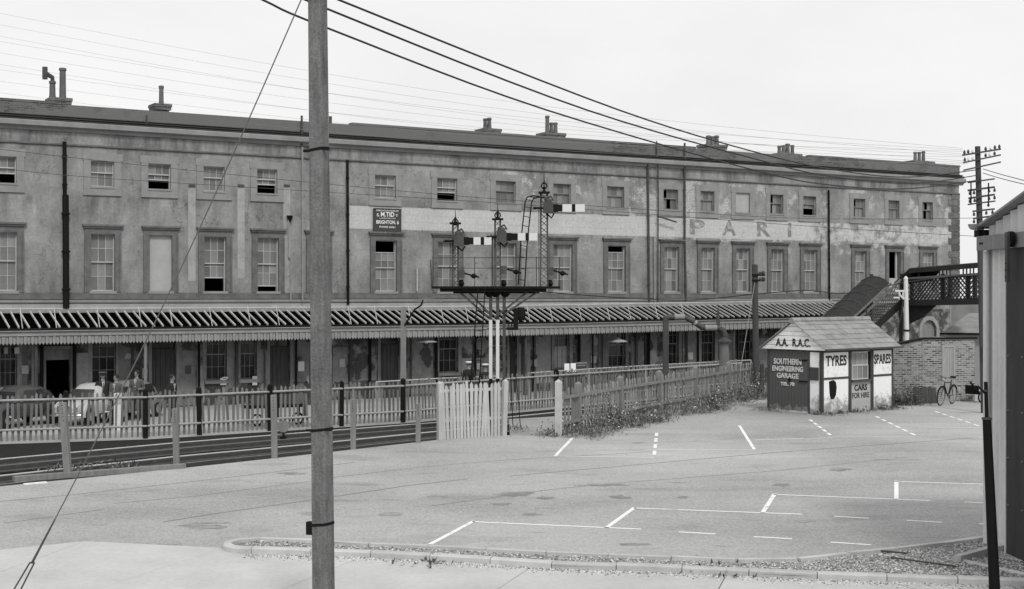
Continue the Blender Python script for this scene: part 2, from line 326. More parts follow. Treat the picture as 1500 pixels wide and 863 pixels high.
# track bed between forecourt and far fence
FEN = [gp(x, y, -.5) for x, y in [(0, 645), (215, 638), (395, 627), (590, 615), (815, 594)]]
FEN = [FEN[0] + (FEN[0] - FEN[1]) * 2.2] + FEN + [FEN[-1] + (FEN[-1] - FEN[-2]) * 1.6]
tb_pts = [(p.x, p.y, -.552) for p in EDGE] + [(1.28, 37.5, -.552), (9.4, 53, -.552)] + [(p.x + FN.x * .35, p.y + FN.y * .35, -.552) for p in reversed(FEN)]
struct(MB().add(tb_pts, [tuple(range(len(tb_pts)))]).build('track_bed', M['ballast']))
yb = [(p.x, p.y) for p in FEN]
yd = MB(); L = len(yb); back = [(p.x - FN.x * 30, p.y - FN.y * 30) for p in FEN]
yd.add([(x, y, -.5) for x, y in yb + back[::-1]] + [(x, y, -.6) for x, y in yb + back[::-1]],
       [tuple(range(2 * L))] + [(i, (i + 1) % (2 * L), 2 * L + (i + 1) % (2 * L), 2 * L + i) for i in range(2 * L)])
struct(yd.build('platform', M['yard']))
rp = [(-.05, 37.9, -.004), (1.2, 37.6, -.004), (4.5, 49.6, -.36), (-.12, 46.7, -.36)]
struct(MB().ext(rp, (0, 0, -.2)).build('path', M['dirtpath']))
# painted parking lines
def strip(pts, w, z, name, m, parent):
    mb = MB(); p = [V3(q.x, q.y, z) for q in pts]
    vs = []
    for i, q in enumerate(p):
        d = (p[min(i + 1, len(p) - 1)] - p[max(i - 1, 0)]).normalized(); nn = V3(-d.y, d.x, 0) * w / 2; vs += [q - nn, q + nn]
    mb.add(vs, [(2 * i, 2 * i + 2, 2 * i + 3, 2 * i + 1) for i in range(len(p) - 1)])
    return mb.build(name, m, parent)
LINES = [((630, 796), (694, 762)), ((692, 763), (940, 774)), ((888, 772), (930, 742)), ((928, 743), (1175, 752)), ((1117, 750), (1135, 722)), ((1133, 723), (1363, 732)),
         ((1313, 730), (1313, 703)), ((1310, 704), (1475, 709)), ((994, 778), (1048, 781)), ((1104, 785), (1160, 788)), ((1217, 793), (1276, 797)), ((1222, 755), (1273, 758)),
         ((1328, 761), (1380, 764)), ((1413, 734), (1470, 737)), ((1434, 766), (1470, 768)), ((838, 641), (813, 667)), ((1083, 622), (1105, 657))]
THIN = [((813, 667), (958, 669)), ((958, 657), (1105, 658)), ((1105, 643), (1220, 640)), ((1220, 638), (1345, 638)), ((1345, 626), (1440, 625))]
for a, b in LINES: strip([gp(*a), gp(*b)], .085, .004, 'parking_line', M['line'], forecourt)
for a, b in THIN: strip([gp(*a), gp(*b)], .065, .0045, 'parking_line', M['line'], forecourt)
for a, b, k in [((962, 632), (958, 668), 4), ((1186, 613), (1219, 638), 5), ((1282, 608), (1344, 638), 6), ((1369, 601), (1438, 624), 6)]:
    A, B = gp(*a), gp(*b)
    for i in range(k): strip([A.lerp(B, (i + .1) / k), A.lerp(B, (i + .72) / k)], .09, .005, 'parking_line', M['line'], forecourt)
SEAMS = [[(6, 765), (150, 745)], [(168, 736), (285, 725.5), (450, 704.5), (490, 698), (613, 683), (747, 672), (960, 660)], [(240, 763), (315, 751), (450, 732), (490, 726), (597, 710), (687, 700)],
         [(630, 740), (797, 717), (880, 708), (960, 702), (1151, 687), (1330, 668)], [(747, 696), (960, 677), (1140, 661), (1428, 640)], [(-20, 735), (120, 722), (300, 702), (520, 676)]]
for sm in SEAMS: strip([gp(*q) for q in sm], random.uniform(.035, .07), .002, 'tar_seam', M['seam'], forecourt)
for x, y, rx, ry in [(757, 722, 36, 4.5), (800, 728, 14, 3), (735, 737, 18, 2), (905, 727, 20, 3), (640, 727, 16, 2.5), (880, 709, 40, 2), (1228, 686, 20, 3), (1145, 709, 14, 2.5), (1000, 727, 10, 2), (430, 692, 30, 2), (1320, 672, 40, 1.5), (780, 752, 20, 2), (1180, 762, 16, 2), (930, 796, 26, 2.5), (300, 770, 40, 4), (570, 752, 24, 3)]:
    P_ = [gp(x + rx * math.cos(a_) * random.uniform(.55, 1.15), y + ry * math.sin(a_) * random.uniform(.55, 1.15)) for a_ in [2 * math.pi * i / 18 for i in range(18)]]
    MB().add([(q.x, q.y, .003) for q in P_], [tuple(range(17, -1, -1))]).build('oil_stain', M['oil'], forecourt)
# pavement of concrete slabs in front of the kerb
FR = [(-260, 832), (126, 793), (327, 803), (345, 806.5), (450, 813), (490, 814.5), (670, 823), (813, 832), (980, 838), (1161, 847), (1320, 853), (1500, 860), (1800, 875)]
pvm = struct(MB().add([(-30, -8, -.002), (30, -8, -.002), (30, 18.8, -.002), (0, 20, -.002), (-14, 19, -.002), (-30, 18, -.002)], [(0, 1, 2, 3, 4, 5)]).build('pavement', M['seam']))
pvm.location.z = .004
def fr_at(x):
    for (a, ya), (b, yb_) in zip(FR, FR[1:]):
        if a <= x <= b: return ya + (yb_ - ya) * (x - a) / (b - a)
JT = [(-260, -600), (126, -60), (327, 150), (530, 420), (780, 733), (1064, 1054), (1300, 1330), (1560, 1640), (1800, 1930)]
for (x0, xb0), (x1, xb1) in zip(JT, JT[1:]):
    top = [x0] + [q[0] for q in FR if x0 < q[0] < x1] + [x1]
    pts = [gp(x, fr_at(x)) for x in top]
    def near(x, xb):                                  # follow the joint towards the camera
        a, b = gp(x, fr_at(x)), gp(xb, 861); d = (b - a); return a + d * 4.2
    q = pts + [near(x1, xb1), near(x0, xb0)]; c = sum(q, V3(0, 0, 0)) / len(q)
    q = [p + (c - p).normalized() * .012 for p in q]
    MB().ext([(p.x, p.y, .004) for p in reversed(q)], (0, 0, .012)).build('concrete_slab', M['concrete'], pvm)
# kerbed verge: kerb stones, edging, gravel
BK = [(326, 792), (345, 787), (390, 785), (450, 786), (490, 790.7), (630, 796), (813, 805), (960, 811), (1133, 818), (1230, 807), (1338, 797), (1442, 782), (1560, 768)]
FT = [(324, 796), (327, 800), (360, 801), (450, 803.5), (490, 804), (670, 813), (813, 822), (960, 827), (1161, 836), (1320, 841.6), (1500, 848), (1650, 856)]
KT = .11
bkw = [gp(x, y, KT) for x, y in BK]; ftw = [gp(x, y, KT) for x, y in FT]
NC = V3(-3.9, 20.89, 0)
def nose_pt(a_, inset): return V3(NC.x - (.52 - inset) * math.cos(a_), NC.y + (.46 - inset) * math.sin(a_), 0)
NA = [R(-90 + 180 * i / 14) for i in range(15)]
vb = [nose_pt(a_, .05) for a_ in reversed(NA)] + ftw[3:] + bkw[:2:-1]; struct(MB().add([(p.x, p.y, .06) for p in vb], [tuple(range(len(vb)))]).build('verge', mat('verge_earth', .2, .95, .4, 2, 30, .5, .02)))
kerb = struct(link('kerb', None))
def resample(pts, step):
    out = [pts[0]]; acc = 0
    for a, b in zip(pts, pts[1:]):
        L_ = (b - a).length; t = step - acc
        while t < L_: out.append(a.lerp(b, t / L_)); t += step
        acc = (acc + L_) % step
    out.append(pts[-1]); return out
def stones(pts, step, w, side, z0, z1, name):
    rs = resample(pts, step)
    for a, b in zip(rs, rs[1:]):
        if (b - a).length < .05: continue
        d = (b - a).normalized(); nn = V3(-d.y, d.x, 0) * side * w; a2, b2 = a + d * .006, b - d * .006; h = random.uniform(-.006, .006); c = .022
        pr = [(0, z0), (0, z1 - c), (c / w, z1), (1, z1), (1, z0)]
        mb = MB(); mb.add([V3(p.x, p.y, 0) + nn * u + V3(0, 0, zz + h) for p in (a2, b2) for u, zz in pr],
                          [(0, 1, 2, 3, 4)[::-1], (5, 6, 7, 8, 9)] + [(i, (i + 1) % 5, 5 + (i + 1) % 5, 5 + i) for i in range(5)])
        mb.build(name, M['kerb'], kerb)
stones([V3(-3.9, 20.43, KT)] + ftw[3:], .92, .14, 1, -.03, KT, 'kerb_stone')
pr = [(0, -.03), (0, KT - .022), (.022, KT), (.13, KT), (.13, -.03)]
vs = [nose_pt(a_, u) + V3(0, 0, z_) for a_ in NA for u, z_ in pr]
MB().add(vs, [(i * 5 + j, i * 5 + (j + 1) % 5, i * 5 + 5 + (j + 1) % 5, i * 5 + 5 + j) for i in range(14) for j in range(5)] + [(4, 3, 2, 1, 0), tuple(70 + j for j in range(5))]).build('kerb_nose', M['kerb'], kerb)
stones([V3(-3.9, 21.35, KT)] + bkw[3:], .92, .13, -1, -.03, KT, 'edging_stone')
LK = [gp(1395, 811, .16), gp(1448, 797, .16), gp(1500, 786, .16)]
stones(LK, 1.0, .13, -1, 0, .16, 'kerb_stone')
stones([gp(1395, 811, .14), gp(1446, 822, .14), gp(1500, 834, .14)], 1.0, .07, 1, 0, .1, 'kerb_stone')
def inpoly(x, y, P):
    c = False; j = len(P) - 1
    for i in range(len(P)):
        if (P[i].y > y) != (P[j].y > y) and x < (P[j].x - P[i].x) * (y - P[i].y) / (P[j].y - P[i].y) + P[i].x: c = not c
        j = i
    return c
gm = MB(); cnt = 0
while cnt < 15000:
    x, y = random.uniform(-4.1, 8.5), random.uniform(18.2, 22)
    if not inpoly(x, y, vb) or not inpoly(x - .08, y, vb): continue
    r = random.uniform(.008, .02) * (1.5 if random.random() < .06 else 1); z = .06 + random.uniform(-.2, .9) * r; a = random.uniform(0, 3.1)
    ca, sa = math.cos(a) * r, math.sin(a) * r; e = random.uniform(.6, 1); mi = random.choice((0, 0, 0, 0, 1, 2, 2))
    gm.add([(x + ca, y + sa, z), (x - sa * e, y + ca * e, z), (x - ca, y - sa, z), (x + sa * e, y - ca * e, z), (x + random.uniform(-.4, .4) * r, y, z + r * .8), (x, y, z - r * .6)],
           [(0, 1, 4), (1, 2, 4), (2, 3, 4), (3, 0, 4), (1, 0, 5), (2, 1, 5), (3, 2, 5), (0, 3, 5)], mi); cnt += 1
for _ in range(3200):       # loose grit in the gutter
    i = random.randrange(2, len(ftw) - 2); p = ftw[i].lerp(ftw[i + 1], random.random()); y = p.y - abs(random.gauss(.05, .13)) - .02; x = p.x; r = random.uniform(.008, .02); z = .018
    gm.add([(x + r, y, z), (x, y + r, z), (x - r, y, z), (x, y - r, z), (x, y, z + r)], [(0, 1, 4), (1, 2, 4), (2, 3, 4), (3, 0, 4)], random.choice((0, 1, 2)))
go = gm.build('gravel', [M['gravel'], mat('gravel_dark', .17, .9, .3), mat('gravel_pale', .62, .9, .2)], kind='stuff'); go['label'] = 'loose pale gravel filling the kerbed verge'
for k, (a, b) in enumerate([((1305, 815), (1400, 828)), ((1288, 805), (1330, 809))]):
    tag(MB().tube(gp(*a, .1), gp(*b, .1), .014, n=6).build('iron_rod', M['iron']), ['long rusty iron rod lying on the gravel verge', 'short iron rod lying on gravel behind the long one'][k], 'rod')

# ---------------------------------------------------------------- railway tracks
def offs(pts, d):
    out = []
    for i, p in enumerate(pts):
        q = (pts[min(i + 1, len(pts) - 1)] - pts[max(i - 1, 0)]).normalized(); out.append(p + V3(q.y, -q.x, 0) * d)
    return out
NEAR = [gp(x, y, -.4) for x, y in [(0, 694.8), (250, 667.5), (455, 648.5), (640, 630)]]
FAR = [gp(x, y, -.4) for x, y in [(0, 670.5), (250, 647.3), (455, 631), (640, 617), (740, 609.5), (815, 602)]]
NEAR = [NEAR[0] + (NEAR[0] - NEAR[1]) * 3] + NEAR; NEAR += [NEAR[-1] + V3(.76, .85, 0) * k for k in (3, 8, 14)]
FAR = [FAR[0] + (FAR[0] - FAR[1]) * 3] + FAR; FAR += [FAR[-1] + V3(.72, .85, 0) * k for k in (4, 9)]
def rail_mesh(pts, name, parent, hi=True):
    mb = MB(); pr = [(-.065, -.15), (.065, -.15), (.02, -.12), (.035, -.03), (.035, 0), (-.035, 0), (-.035, -.03), (-.02, -.12)]; vs = []; fs = []; k = len(pr)
    for i, p in enumerate(pts):
        q = (pts[min(i + 1, len(pts) - 1)] - pts[max(i - 1, 0)]).normalized(); nn = V3(q.y, -q.x, 0)
        vs += [p + nn * a + V3(0, 0, b) for a, b in pr]
    mb.add(vs, [(i * k + j, i * k + (j + 1) % k, (i + 1) * k + (j + 1) % k, (i + 1) * k + j) for i in range(len(pts) - 1) for j in range(k)])
    mb.mi = [1 if j in ((3, 4, 5) if hi else (4,)) else 0 for i in range(len(pts) - 1) for j in range(k)]
    return mb.build(name, [M['railside'], M['rail'] if hi else M['railtop']], parent)
slm = MB().box(-1.3, 1.3, -.125, .125, -.13, 0).mesh('sleeper', M['sleeper']); chm = MB().box(-.18, .18, -.1, .1, 0, .05).box(-.09, .09, -.09, .09, .05, .1).mesh('rail_chair', M['railside'])
for pts, lab in ((NEAR, 'railway track nearest to the forecourt edge'), (FAR, 'railway track running beside the far picket fence')):
    T = thing('railway_track', lab, 'track', (0, 0, 0))
    for d in (0, .16, 1.435): rail_mesh(offs(pts, d), 'rail' if d != .16 else 'check_rail', T, d == 0)
    rail_mesh([p + V3(0, 0, .06) for p in offs(pts, 1.85)], 'conductor_rail', T, False)
    mid = resample(offs(pts, .72), .76)
    for a, b in list(zip(mid, mid[1:]))[:70]:
        q = (b - a); rz = math.atan2(q.y, q.x) + math.pi / 2
        s_ = link('sleeper', slm, T, (a.x, a.y, -.545), rz)
        for e in (-.72, .72): link('rail_chair', chm, s_, (e, 0, 0))
# ---------------------------------------------------------------- station building
B = thing('station_building', 'long three storey grey stucco station building with parapet and faded painted band', 'building', F0, FRZ)
TL, TR, TOP = -16., 47.2, 11.05 + .5
Lw = [(-12, 25, 0), (133, 168, 0), (219, 252, 'board'), (299, 331, 'low'), (377, 408, 'slit'), (456, 478, 0), (549.5, 580.8, 'top'), (641, 671, 0), (727, 756, 0), (810, 838, 0), (890, 916, 'top2'), (972.6, 994, 'dark'), (1026.5, 1046, 0),
      (1077.7, 1098, 0), (1128.7, 1148, 0), (1176.7, 1196.5, 0), (1251.4, 1268.5, 0), (1301.5, 1318.5, 'hole'), (1350.6, 1367, 0)]
Uw = [(-12, 24, 'open'), (133, 167, 0), (217, 250, 'open'), (298, 329, 0), (376.5, 406, 'open'), (549, 579.5, 0), (640, 669.5, 'open'), (726, 755, 0), (810, 836, 0), (889, 914, 0), (971.5, 993, 'brk'), (1025.5, 1046, 0),
      (1077.5, 1098, 'board'), (1128, 1147, 'brk'), (1176, 1195, 'open'), (1250, 1267, 'brk'), (1301, 1317, 0), (1350.5, 1366, 'brk')]
Gw = [(0, 25, 'w'), (67, 103, 'o'), (135, 170, 'w'), (222, 258, 'd'), (302, 332, 'w'), (352, 376, 'w'), (395, 425, 'd'), (557, 585, 'd'), (643, 671, 'w'), (746, 757, 'd'), (812, 834, 'wb'), (891, 916, 'w'), (976, 994, 'w'),
      (1027, 1047, 'w'), (1082, 1102, 'w'), (1350, 1371, 'arch')]
OPEN = []
for a, b, s_ in Lw:
    t0, t1 = fp(a, 400)[0], fp(b, 400)[0]; OPEN.append(('L', t0, t1, 4.53, 6.7, s_))
for a, b, s_ in Uw:
    t0, t1 = fp(a, 260)[0], fp(b, 260)[0]; OPEN.append(('U', t0, t1, 8.5, 9.47, s_))
for a, b, s_ in Gw:
    t0, t1 = fp(a, 530)[0], fp(b, 530)[0]
    z0, z1 = {'w': (1.0, 3.25), 'wb': (1.0, 3.25), 'd': (0, 2.75), 'o': (0, 2.35), 'arch': (0, 3.0)}[s_]; OPEN.append(('G', t0, t1, z0, z1, s_))
for k in range(4):    # windows go on out of frame
    OPEN.append(('L', -6.6 - k * 2.3, -5.7 - k * 2.3, 4.53, 6.7, 0)); OPEN.append(('U', -6.6 - k * 2.3, -5.7 - k * 2.3, 8.5, 9.47, 0))
wb = MB()
xs = sorted({TL, TR} | {round(o[i], 4) for o in OPEN for i in (1, 2)}); zs = sorted({-.1, TOP - .62} | {round(o[i], 4) for o in OPEN for i in (3, 4)})
idx = {}
def vid(i, j):
    if (i, j) not in idx: idx[(i, j)] = len(wb.v); wb.v.append((xs[i], 0, zs[j]))
    return idx[(i, j)]
for i in range(len(xs) - 1):
    for j in range(len(zs) - 1):
        cx, cz = (xs[i] + xs[i + 1]) / 2, (zs[j] + zs[j + 1]) / 2
        if any(o[1] < cx < o[2] and o[3] < cz < o[4] for o in OPEN): continue
        wb.f.append((vid(i, j), vid(i + 1, j), vid(i + 1, j + 1), vid(i, j + 1))); wb.mi.append(0)
for _, a, b, c, d, s_ in OPEN:
    q = .24
    wb.add([(a, 0, c), (b, 0, c), (b, 0, d), (a, 0, d), (a, q, c), (b, q, c), (b, q, d), (a, q, d)], [(0, 4, 5, 1), (1, 5, 6, 2), (2, 6, 7, 3), (3, 7, 4, 0)])
DEP = 11
wb.add([(TR, 0, -.1), (TR, DEP, -.1), (TR, DEP, TOP - .62), (TR, 0, TOP - .62), (TL, 0, -.1), (TL, DEP, -.1), (TL, DEP, TOP - .62), (TL, 0, TOP - .62)], [(0, 1, 2, 3), (1, 5, 6, 2), (5, 4, 7, 6)])
for zf in (.02, 4.1, 7.6): wb.add([(TL, .26, zf), (TR, .26, zf), (TR, DEP, zf), (TL, DEP, zf)], [(0, 1, 2, 3)])
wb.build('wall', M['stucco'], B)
MB().box(TL, TR - .03, .05, DEP - .05, TOP - .75, TOP - .6).build('roof', M['lead'], B)
pp = MB().box(TL, TR, -.04, .3, TOP - .52, TOP - .03).box(TR - .3, TR, .3, DEP, TOP - .52, TOP - .03)
for a, b in ((10.2, 28.5), (-9.0, -1.5), (36, 47.25)): pp.box(a, b, -.06, .32, TOP - .03, TOP + .06)
pp.build('parapet', M['parapet'], B)
def run(prof, name, m, t0=TL, t1=TR + .0):
    MB().ext([(t0, -o, z) for o, z in prof], (t1 - t0, 0, 0)).build(name, m, B)
run([(-.1, 10.50), (.06, 10.50), (.12, 10.62), (.14, 10.60), (.26, 10.655), (.28, 10.66), (.28, 10.82), (.26, 10.85), (-.1, 10.92)], 'cornice', M['cornice'], t1=TR + .26)
run([(-.1, 10.921), (.24, 10.875), (.22, 10.90), (.12, 10.905), (.12, 10.955), (.2, 10.965), (.2, 10.99), (.06, 11.0), (.06, 11.04), (.12, 11.05), (.12, 11.07), (.05, 11.08), (-.1, 11.05)], 'cornice_moulding', M['cornice_d'], t1=TR + .2)
run([(-.1, 9.98), (.05, 9.98), (.07, 10.0), (.07, 10.05), (-.1, 10.08)], 'frieze_moulding', M['surround'])
run([(-.1, 4.06), (.07, 4.08), (.09, 4.12), (.09, 4.18), (-.1, 4.22)], 'string_course', M['cornice'])
run([(-.1, 4.225), (.05, 4.225), (.05, 4.47), (-.1, 4.47)], 'sill_course', M['surround'], t1=TR - .9)
run([(-.1, 3.86), (.03, 3.86), (.03, 4.055), (-.1, 4.055)], 'wall_band', mat('band_pale', .31, .9, .3, 1.2, 20))
# quoins at the right-hand corner
z = 4.3; k = 0
while z < 9.9:
    h = .36; wq = .62 if k % 2 else .86
    MB().box(TR - wq, TR + .03, -.035, .4, z + .012, z + h - .012).build('quoin', mat('quoin_stone', .12, .95, .5, 2.5, 18, .8, .02, rnd=.3), B); z += h; k += 1
MBq = MB().box(TR - .75, TR + .02, -.03, .4, 0, 4.04).build('corner_pier', M['surround2'], B)
# windows
panes = {}
def pane(w_, h_, m, par, x, y, z):
    key = (round(w_, 2), round(h_, 2), m.name)
    if key not in panes: panes[key] = MB().box(-key[0] / 2, key[0] / 2, 0, .006, -key[1] / 2, key[1] / 2).mesh('pane', m)
    return link('pane', panes[key], par, (x, y, z), (R(random.uniform(-.8, .8)), 0, R(random.uniform(-.8, .8))))
def sash(mb, a, b, c, d, y, cols, rows, m, par, fill=True, skip=(), pm=None, bw_=.022):
    e = .035
    mb.box(a, a + e, y, y + .05, c, d); mb.box(b - e, b, y, y + .05, c, d); mb.box(a + e, b - e, y, y + .05, c, c + e + .01); mb.box(a + e, b - e, y, y + .05, d - e, d)
    w_ = (b - a - 2 * e) / cols; h_ = (d - c - 2 * e) / rows
    for i in range(1, cols): mb.box(a + e + i * w_ - bw_ / 2, a + e + i * w_ + bw_ / 2, y + .006, y + .04, c + e, d - e)
    for j in range(1, rows): mb.box(a + e, b - e, y + .01, y + .038, c + e + j * h_ - bw_ / 2, c + e + j * h_ + bw_ / 2)
    q = []
    if fill:
        for i in range(cols):
            for j in range(rows):
                if (i, j) in skip: continue
                q.append((w_, h_, pm, a + e + (i + .5) * w_, y + .025, c + e + (j + .5) * h_))
    return q
for kind, a, b, c, d, st in OPEN:
    off = a < -5
    if kind == 'L':
        mb = MB(); q = []; y = .13; mid = (c + d) / 2
        if st == 'board':
            mb.box(a, b, .1, .14, c, d)
        elif st == 'hole':
            mb.box(a, b, .12, .18, c, c + .75); mb.box(b - .22, b - .1, .12, .18, c + .7, d)
        else:
            lo, hi = c, d
            if st == 'low': q += sash(mb, a, b, c + .52, mid + .38, y + .055, 3, 2, M['sash'], B, pm=M['pane']); q += sash(mb, a, b, mid, d, y, 3, 2, M['sash'], B, pm=M['pane'])
            elif st == 'slit': q += sash(mb, a, b, c + .2, mid + .2, y + .055, 3, 2, M['sash'], B, pm=M['pane']); q += sash(mb, a, b, mid, d, y, 3, 2, M['sash'], B, pm=M['pane'])
            elif st in ('top', 'top2'):
                dr = .5 if st == 'top' else .3
                q += sash(mb, a, b, mid - .1 if st == 'top' else mid, d - dr, y, 3, 2, M['sash'], B, pm=M['pane']); q += sash(mb, a, b, c, mid, y + .055, 3, 2, M['sash'], B, pm=M['pane'])
            else:
                q += sash(mb, a, b, mid, d, y, 3, 2, M['sash'], B, pm=M['pane']); q += sash(mb, a, b, c, mid + .03, y + .055, 3, 2, M['sash'], B, pm=M['pane'])
            mb.box(a - .001, a + .03, y - .02, y + .12, c, d); mb.box(b - .03, b + .001, y - .02, y + .12, c, d); mb.box(a, b, y - .03, y + .12, d - .03, d + .001)
        wo = mb.build('window', M['board'] if st in ('board', 'hole') else M['sash'], B)
        for p_ in q: pane(p_[0], p_[1], p_[2], wo, *p_[3:])
        s = MB(); e = .24
        for x0, x1 in ((a - e, a), (b, b + e)): s.box(x0, x1, -.05, .02, c - .05, d); s.box(x0 + (.0 if x0 < a else e - .06), x0 + (.06 if x0 < a else e), -.08, -.05, c - .05, d)
        s.box(a - e, b + e, -.05, .02, d, d + .22); s.box(a - e - .04, b + e + .04, -.11, .02, d + .22, d + .29); s.box(a - e - .08, b + e + .08, -.16, .02, d + .29, d + .36)
        s.build('surround', M['surround'], wo)
        MB().box(a - .06, b + .06, -.07, .16, c - .1, c).build('sill', M['surround2'], wo)
    elif kind == 'U':
        mb = MB(); q = []; y = .11; mid = c + (d - c) * .56
        if st == 'board': mb.box(a, b, .06, .1, c, d)
        elif st == 'open': q += sash(mb, a, b, c + .34, mid + .22, y + .055, 3, 1, 0, B, pm=M['pane']); q += sash(mb, a, b, mid, d, y, 3, 1, 0, B, pm=M['pane'])
        elif st == 'brk': q += sash(mb, a, b, c, mid, y + .055, 3, 1, 0, B, pm=M['pane'], skip=[(random.randrange(3), 0)]); q += sash(mb, a, b, mid - .03, d, y, 3, 1, 0, B, pm=M['pane'], skip=[(random.randrange(3), 0)])
        else: q += sash(mb, a, b, c, mid, y + .055, 3, 1, 0, B, pm=M['pane']); q += sash(mb, a, b, mid - .03, d, y, 3, 1, 0, B, pm=M['pane'])
        if st != 'board': mb.box(a, a + .025, y - .02, y + .12, c, d); mb.box(b - .025, b, y - .02, y + .12, c, d)
        wo = mb.build('window', M['board'] if st == 'board' else M['sashd'] if a > 17 else M['sash'], B)
        for p_ in q: pane(p_[0], p_[1], p_[2], wo, *p_[3:])
        s = MB(); e = .27
        for x0, x1 in ((a - e, a), (b, b + e)): s.box(x0, x1, -.03, .02, c - .3, d)
        s.box(a - e, b + e, -.03, .02, d, d + .27); s.box(a - e - .05, b + e + .05, -.035, .02, d + .02, d + .30); s.box(a, b, -.03, .02, c - .3, c - .07)
        s.box(a - e - .02, b + e + .02, -.06, .02, c - .34, c - .3)
        s.build('surround', M['surround2'], wo); MB().box(a - .03, b + .03, -.055, .14, c - .068, c).build('sill', M['surround2'], wo)
    else:
        if st in ('w', 'wb'):
            mb = MB(); q = sash(mb, a, b, 2.0, d, .12, 3, 3, 0, B, pm=M['glass'], bw_=.02) + sash(mb, a, b, c, 2.04, .16, 3, 2, 0, B, pm=M['board'] if st == 'wb' else M['glass'], bw_=.02)
            wo = mb.build('window', M['sashd'], B)
            for p_ in q: pane(p_[0], p_[1], p_[2], wo, *p_[3:])
            MB().box(a - .08, b + .08, -.1, .14, c - .14, c).build('sill', M['plaster'], wo)
            MB().box(a - .16, a, -.04, .02, c, d + .1).box(b, b + .16, -.04, .02, c, d + .1).build('surround', M['plaster'], wo)
        elif st == 'd':
            mb = MB()
            for i in range(5): mb.box(a + (b - a) * i / 5 + .006, a + (b - a) * (i + 1) / 5 - .006, .12, .16, 0, 2.2)
            mb.box(a, b, .1, .17, 2.2, 2.28)
            do = mb.build('door', M['timberd'], B); pane(b - a, .45, M['glass'], do, (a + b) / 2, .14, 2.52)
            MB().box(a - .12, a, -.04, .02, 0, d + .1).box(b, b + .12, -.04, .02, 0, d + .1).build('door_frame', M['timber'], do)
        elif st == 'o':
            MB().box(a - .14, a, -.05, .02, 0, d).box(b, b + .14, -.05, .02, 0, d).box(a - .14, b + .14, -.05, .02, d, d + .12).build('doorway_frame', M['timber'], B)
            MB().box(a, b, .1, .13, 1.95, d).build('transom_board', M['timber'], B)
        elif st == 'arch':
            mb = MB(); r0 = (b - a) / 2; cx = (a + b) / 2; zc = d - r0
            for i in range(9):
                u0, u1 = math.pi * i / 9, math.pi * (i + 1) / 9
                pts = [(cx + rr * math.cos(u), -.06, zc + rr * math.sin(u)) for rr, u in ((r0, u0), (r0 + .22, u0), (r0 + .22, u1), (r0, u1))]
                mb.ext(pts, (0, .1, 0))
            mb.box(a - .22, a, -.06, .04, 0, zc).box(b, b + .22, -.06, .04, 0, zc)
            ao = mb.build('arched_surround', M['plaster'], B)
            MB().box(a, b, .12, .16, 0, d).build('door', M['timber'], ao)
            sp = MB()
            for sg in (-1, 1):
                sp.ext([(cx + sg * r0 * math.cos(math.pi / 2 * i / 6), -.005, zc + r0 * math.sin(math.pi / 2 * i / 6)) for i in range(7)] + [(cx + sg * (r0 + .02), -.005, d + .02)], (0, .05, 0))
            sp.build('spandrel', M['stucco'], ao)
# plaster panels between the ground floor openings
for x0, x1 in [(27, 40), (104, 133), (172, 192), (262, 286), (288, 299), (334, 350), (379, 393), (428, 452), (487, 509), (513, 551), (597, 634), (676, 690), (696, 716), (760, 776), (784, 806), (850, 872), (876, 887), (924, 945), (952, 962), (1000, 1022), (1052, 1076), (1110, 1150), (1160, 1200)]:
    a, b = fp(x0, 530)[0], fp(x1, 530)[0]; zt = random.choice((1.6, 2.2, 3.2, 3.3)); zl = random.uniform(0, .9)
    MB().box(a, b, -.03 - random.random() * .02, .02, zl, zt).build('plaster_panel', M['plaster'], B)
PALE = m_worn('pale_repair', .35, .25, 1.6, .36, .56)
# pale plaster strips below the vents, upper left, and vents
for x in (281, 353, 420):
    t_ = fp(x, 275)[0]; z_ = fp(x, 271)[1]
    MB().box(t_ - .13, t_ + .13, -.02, .01, z_ - .05, z_ + .06).build('air_vent', M['iron'], B)
    MB().box(t_ - .15, t_ + .15, -.008, .01, 5.0 + random.uniform(-.4, .6), z_ - .08).build('plaster_panel', PALE, B)
# clutter on the ground floor wall: peeled patches, posters, pipes
rg = random.Random(21)
gspan = [(o[1] - .18, o[2] + .18) for o in OPEN if o[0] == 'G']
free = lambda a, b: all(b < p or a > q for p, q in gspan)
n_ = 0
while n_ < 70:
    a = rg.uniform(-5, 37); r = rg.uniform(.12, .42); zc = rg.uniform(.6, 3.1)
    if not free(a - r, a + r): r *= .35
    if not free(a - r, a + r): continue
    P = [(a + r * math.cos(q) * rg.uniform(.5, 1.1), -.054 - n_ * .0004, zc + r * 1.2 * math.sin(q) * rg.uniform(.5, 1.1)) for q in [2 * math.pi * i / 13 for i in range(13)]]
    MB().ext(P, (0, .006, 0)).build('peeled_patch', rg.choice((M['timberd'], M['iron'], M['plaster'], M['surround2'], PALE)), B); n_ += 1
for x, y, w_, h_, m in ((326, 557, 9, 10, 'galvw'), (372, 556, 7, 13, 'galvw'), (329, 552, 8, 3, 'galvw'), (36, 540, 10, 12, 'board'), (24, 512, 7, 9, 'galvw'), (8, 512, 6, 9, 'board'), (210, 545, 10, 14, 'board'), (275, 540, 8, 12, 'iron'), (440, 535, 9, 14, 'galvw'), (500, 530, 8, 12, 'board'), (700, 535, 6, 9, 'galvw'), (782, 530, 7, 10, 'board'), (868, 525, 8, 10, 'board'), (1010, 520, 7, 10, 'galvw')):
    t0, z1 = fp(x - w_ / 2, y - h_ / 2); t1, z0 = fp(x + w_ / 2, y + h_ / 2); MB().box(t0, t1, -.095, -.08, z0, z1).build('poster', M[m], B)
